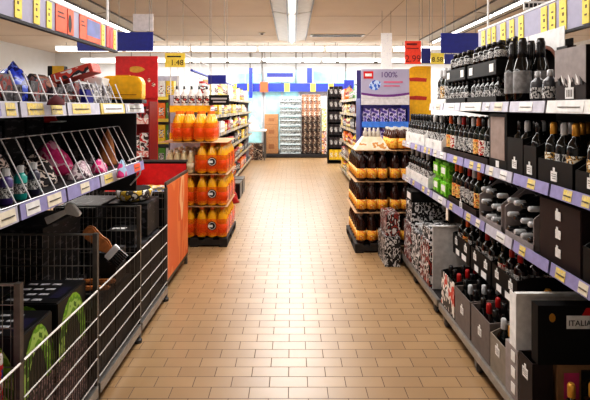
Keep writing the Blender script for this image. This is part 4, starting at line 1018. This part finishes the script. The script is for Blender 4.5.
# yellow trays with white bottles on the left unit end, facing the camera
t = thing('end_shelf','end shelf with a yellow front facing the aisle before the left far unit','shelving',(-1.38,6.1,0))
mb().box(-.24,.3,.11,.13,0,1.57).build('back', palerail, t)
for zz in (.3,.75,1.2,1.56): mb().box(-.24,.3,-.13,.11,zz-.02,zz).build('shelf', palerail, t); mb().box(-.24,.3,-.145,-.131,zz-.03,zz+.06).build('yellow_front', yellowp, t)
for r_, zz in enumerate((1.2,1.56)):
    for k in range(5):
        dup(FS[('green' if r_==0 else 'white'),'bottle'],(-1.55+k*.1,6.06,zz+.001),'%s %s bottle from the left on the yellow-fronted end shelf' % (ORD[k],('green','white')[r_]),group='bottles on the end shelf',scale=(.95,.95,1.1))
# white wire frames standing above the left unit
t = thing('wire_frame_rack','white wire hanging frame with a slanting blue rail above the left far unit','rack',(-1.78,6.6,0))
for k in range(9): mb().bar((0,k*.42,0),(0,k*.42,2.48),.009,5).build('upright_wire', white, t)
mb().bar((0,0,2.48),(0,3.4,2.48),.009,5).build('top_wire', white, t)
mb().bar((.33,-.1,2.13),(.47,3.5,2.08),.022,6).build('blue_rail', blue, t)
for y in (1.26,2.94): mb().bar((0,y,2.105),(.4,y,2.105),.008).build('arm', white, t)
# white price towers
for k,(px,py0,py1,Y) in enumerate(((176,70,150,5.98),)):
    pass
# black baskets on the floor by the left unit
for k,(y,c) in enumerate(((8.0,'black'),(8.45,'black'))):
    t = thing('shopping_basket','%s plastic basket on the floor before the left far unit, %s one' % (c,('nearer','farther')[k]),'basket',(-1.04,y,0))
    w = mb()
    w.box(-.13,.13,-.18,.18,0,.01)
    for s in (-1,1):
        w.box(s*.13-.005,s*.13+.005,-.18,.18,.01,.26); w.box(-.125,.125,s*.18-.005,s*.18+.005,.01,.26)
    w.build('body', blackg, t); mb().box(-.14,.14,-.19,.19,.261,.275).build('rim', dsteel, t)
lump('red_bag','red bag on the floor in front of the black baskets','bag',(-1.0,7.55,0),(.2,.26,.2),redf,41)

# laundry display tower with poster behind the brown bottles
t = thing('detergent_display','tall display tower with a lilac poster lettered 100% and blue shelves','display stand',(1.28,6.4,0))
w = .33
mb().box(-w,w,.2,.22,0,2.14).build('back', mat('violet_back',(60,50,110),.5), t)
for s in (-1,1): mb().box(s*w-.01,s*w+.01,-.2,.2,0,1.72).build('side', mat('deep_blue_side',(40,44,120),.5), t)
for zz in (.3,.7,1.1,1.37): mb().box(-w+.011,w-.011,-.2,.199,zz-.03,zz).build('shelf', mat('shelf_blue',(60,110,200),.4), t); mb().box(-w+.011,w-.011,-.215,-.201,zz-.05,zz+.03).build('shelf_front', mat('bright_blue',(70,130,226),.4), t)
lil = mat('lilac_poster',(176,170,196),.45,var=.08,scale=4)
mb().box(-w,w,-.22,-.205,1.72,2.12).build('poster', lil, t)
mb().box(-w*.9,-w*.5,-.224,-.2205,1.99,2.09).box(-w*.84,-w*.56,-.2255,-.2245,2.02,2.06,1).build('red_logo', [red, white], t)
text('lettering','100%',.11,(.05,-.2215,2.04),FRONT,mat('violet_ink',(90,60,120),.5),t)
n = 16; mb().prism([(-.14+.08*math.cos(2*PI*i/n)*(1+.15*math.sin(4*PI*i/n)),1.9+.07*math.sin(2*PI*i/n)) for i in range(n)],-.224,-.2205,'y').build('blue_swirl', patt('swirl_print',[(60,110,210),(190,210,240),(40,70,180)],14), t)
mb().box(-.02,.24,-.223,-.2205,1.93,1.955).box(-.02,.2,-.223,-.2205,1.88,1.9).build('print_line', mat('pink_ink',(210,110,140),.5), t)
wave = [(-w,1.74)]+[(-w+2*w*i/12,1.8-.03*math.sin(PI*i/12)) for i in range(13)]+[(w,1.74)]
mb().prism(wave,-.2245,-.2206,'y').build('violet_wave', mat('violet_wave',(110,50,130),.5), t)
mb().prism([(-w,1.722)]+[(-w+2*w*i/12,1.77-.035*math.sin(PI*i/12)) for i in range(13)]+[(w,1.722)],-.2265,-.2247,'y').build('white_wave', mat('grey_white',(214,212,216),.5), t)
mb().box(-w,w,-.225,-.205,1.63,1.719).build('poster_foot', mat('grey_white',(214,212,216),.5), t)
for s, zz in enumerate((1.1,1.37)):
    for k in range(5):
        closedbox('detergent_box','%s violet detergent box from the left on the %s blue shelf' % (ORD[k],('lower','upper')[s]),1.28-.3+k*.122,1.28-.3+k*.122+.112,6.25,6.4,zz+.001,.21,patt('violet_box',[(70,50,130),(110,90,180),(210,200,230),(50,40,100)],16),'detergent','detergent boxes on the blue shelves')
# yellow rounded board
t = thing('promotion_board','tall yellow promotion board with a rounded top corner and red script marks','sign',(PX(418,6.6),6.6,0))
pl = [(-.19,0),(.19,0),(.19,2.2),(-.02,2.2)]+[(-.02-.17*math.sin(PI/2*i/6),2.03+.17*math.cos(PI/2*i/6)) for i in range(1,7)]
mb().prism(pl,0,.02,'y').build('board', yellowp, t)
for zz in (2.0,1.73):
    g = mb().prism([(-.12,zz-.02),(.12,zz-.03),(.13,zz+.02),(-.02,zz+.035),(-.13,zz+.025)],-.004,-.0005,'y')
    g.build('red_script', mat('script_red',(190,50,30),.5), t)
mb().box(-.2,.2,-.1,.1,0,.03).build('foot', dsteel, t).location = (0,.13,0)

# black rack in the far right
t = thing('black_rack','tall black rack of dark goods before the right end of the back wall','rack',(PX(335.5,12.9),12.9,0))
mb().box(-.22,.22,.12,.15,0,2.1).build('back', black, t)
for s in (-1,1): mb().box(s*.22-.012,s*.22+.012,-.15,.12,0,2.1).build('side', black, t)
for k in range(6): mb().box(-.2,.2,-.15,.119,.08+k*.36,.1+k*.36).build('shelf', blackg, t)
for k in range(6):
    for j in range(3):
        dup(FS['dark','packet'] if k else FS['yellow','packet'],(PX(335.5,12.9)-.13+j*.13,12.85,.101+k*.36),'%s packet from the left on the %s shelf of the tall black rack' % (ORD[j],ORD[k]),group='packets on the black rack',scale=(1,1,1.2),cat='packet')

# ------------------------------------------------------------------ remove the unplaced source objects
def kill(o):
    for ch in list(o.children): kill(ch)
    bpy.data.objects.remove(o, do_unlink=True)
for o in PROTO: kill(o)

dg = bpy.context.evaluated_depsgraph_get()
for o in [o for o in bpy.data.objects if o.type == 'FONT']:
    me = bpy.data.meshes.new_from_object(o.evaluated_get(dg)); n = mb_obj = bpy.data.objects.new('lettering', me); C.objects.link(n)
    n.parent = o.parent; n.location = o.location; n.rotation_euler = o.rotation_euler
    bpy.data.objects.remove(o, do_unlink=True)
# ------------------------------------------------------------------ world, camera
w = bpy.data.worlds.new('World'); bpy.context.scene.world = w; w.use_nodes = True
w.node_tree.nodes['Background'].inputs[0].default_value = (.8,.85,.9,1); w.node_tree.nodes['Background'].inputs[1].default_value = .3
cam = bpy.data.cameras.new('camera'); co = bpy.data.objects.new('camera', cam); C.objects.link(co)
co.location = (0,0,1.6); co.rotation_euler = (PI/2,0,0)
cam.sensor_width = 36; cam.lens = F/590*36; cam.shift_x = 3/590; cam.shift_y = -93/590; cam.clip_start = .05
sc = bpy.context.scene; sc.camera = co
sc.view_settings.view_transform = 'Standard'; sc.view_settings.look = 'Medium High Contrast'; sc.view_settings.exposure = -.05
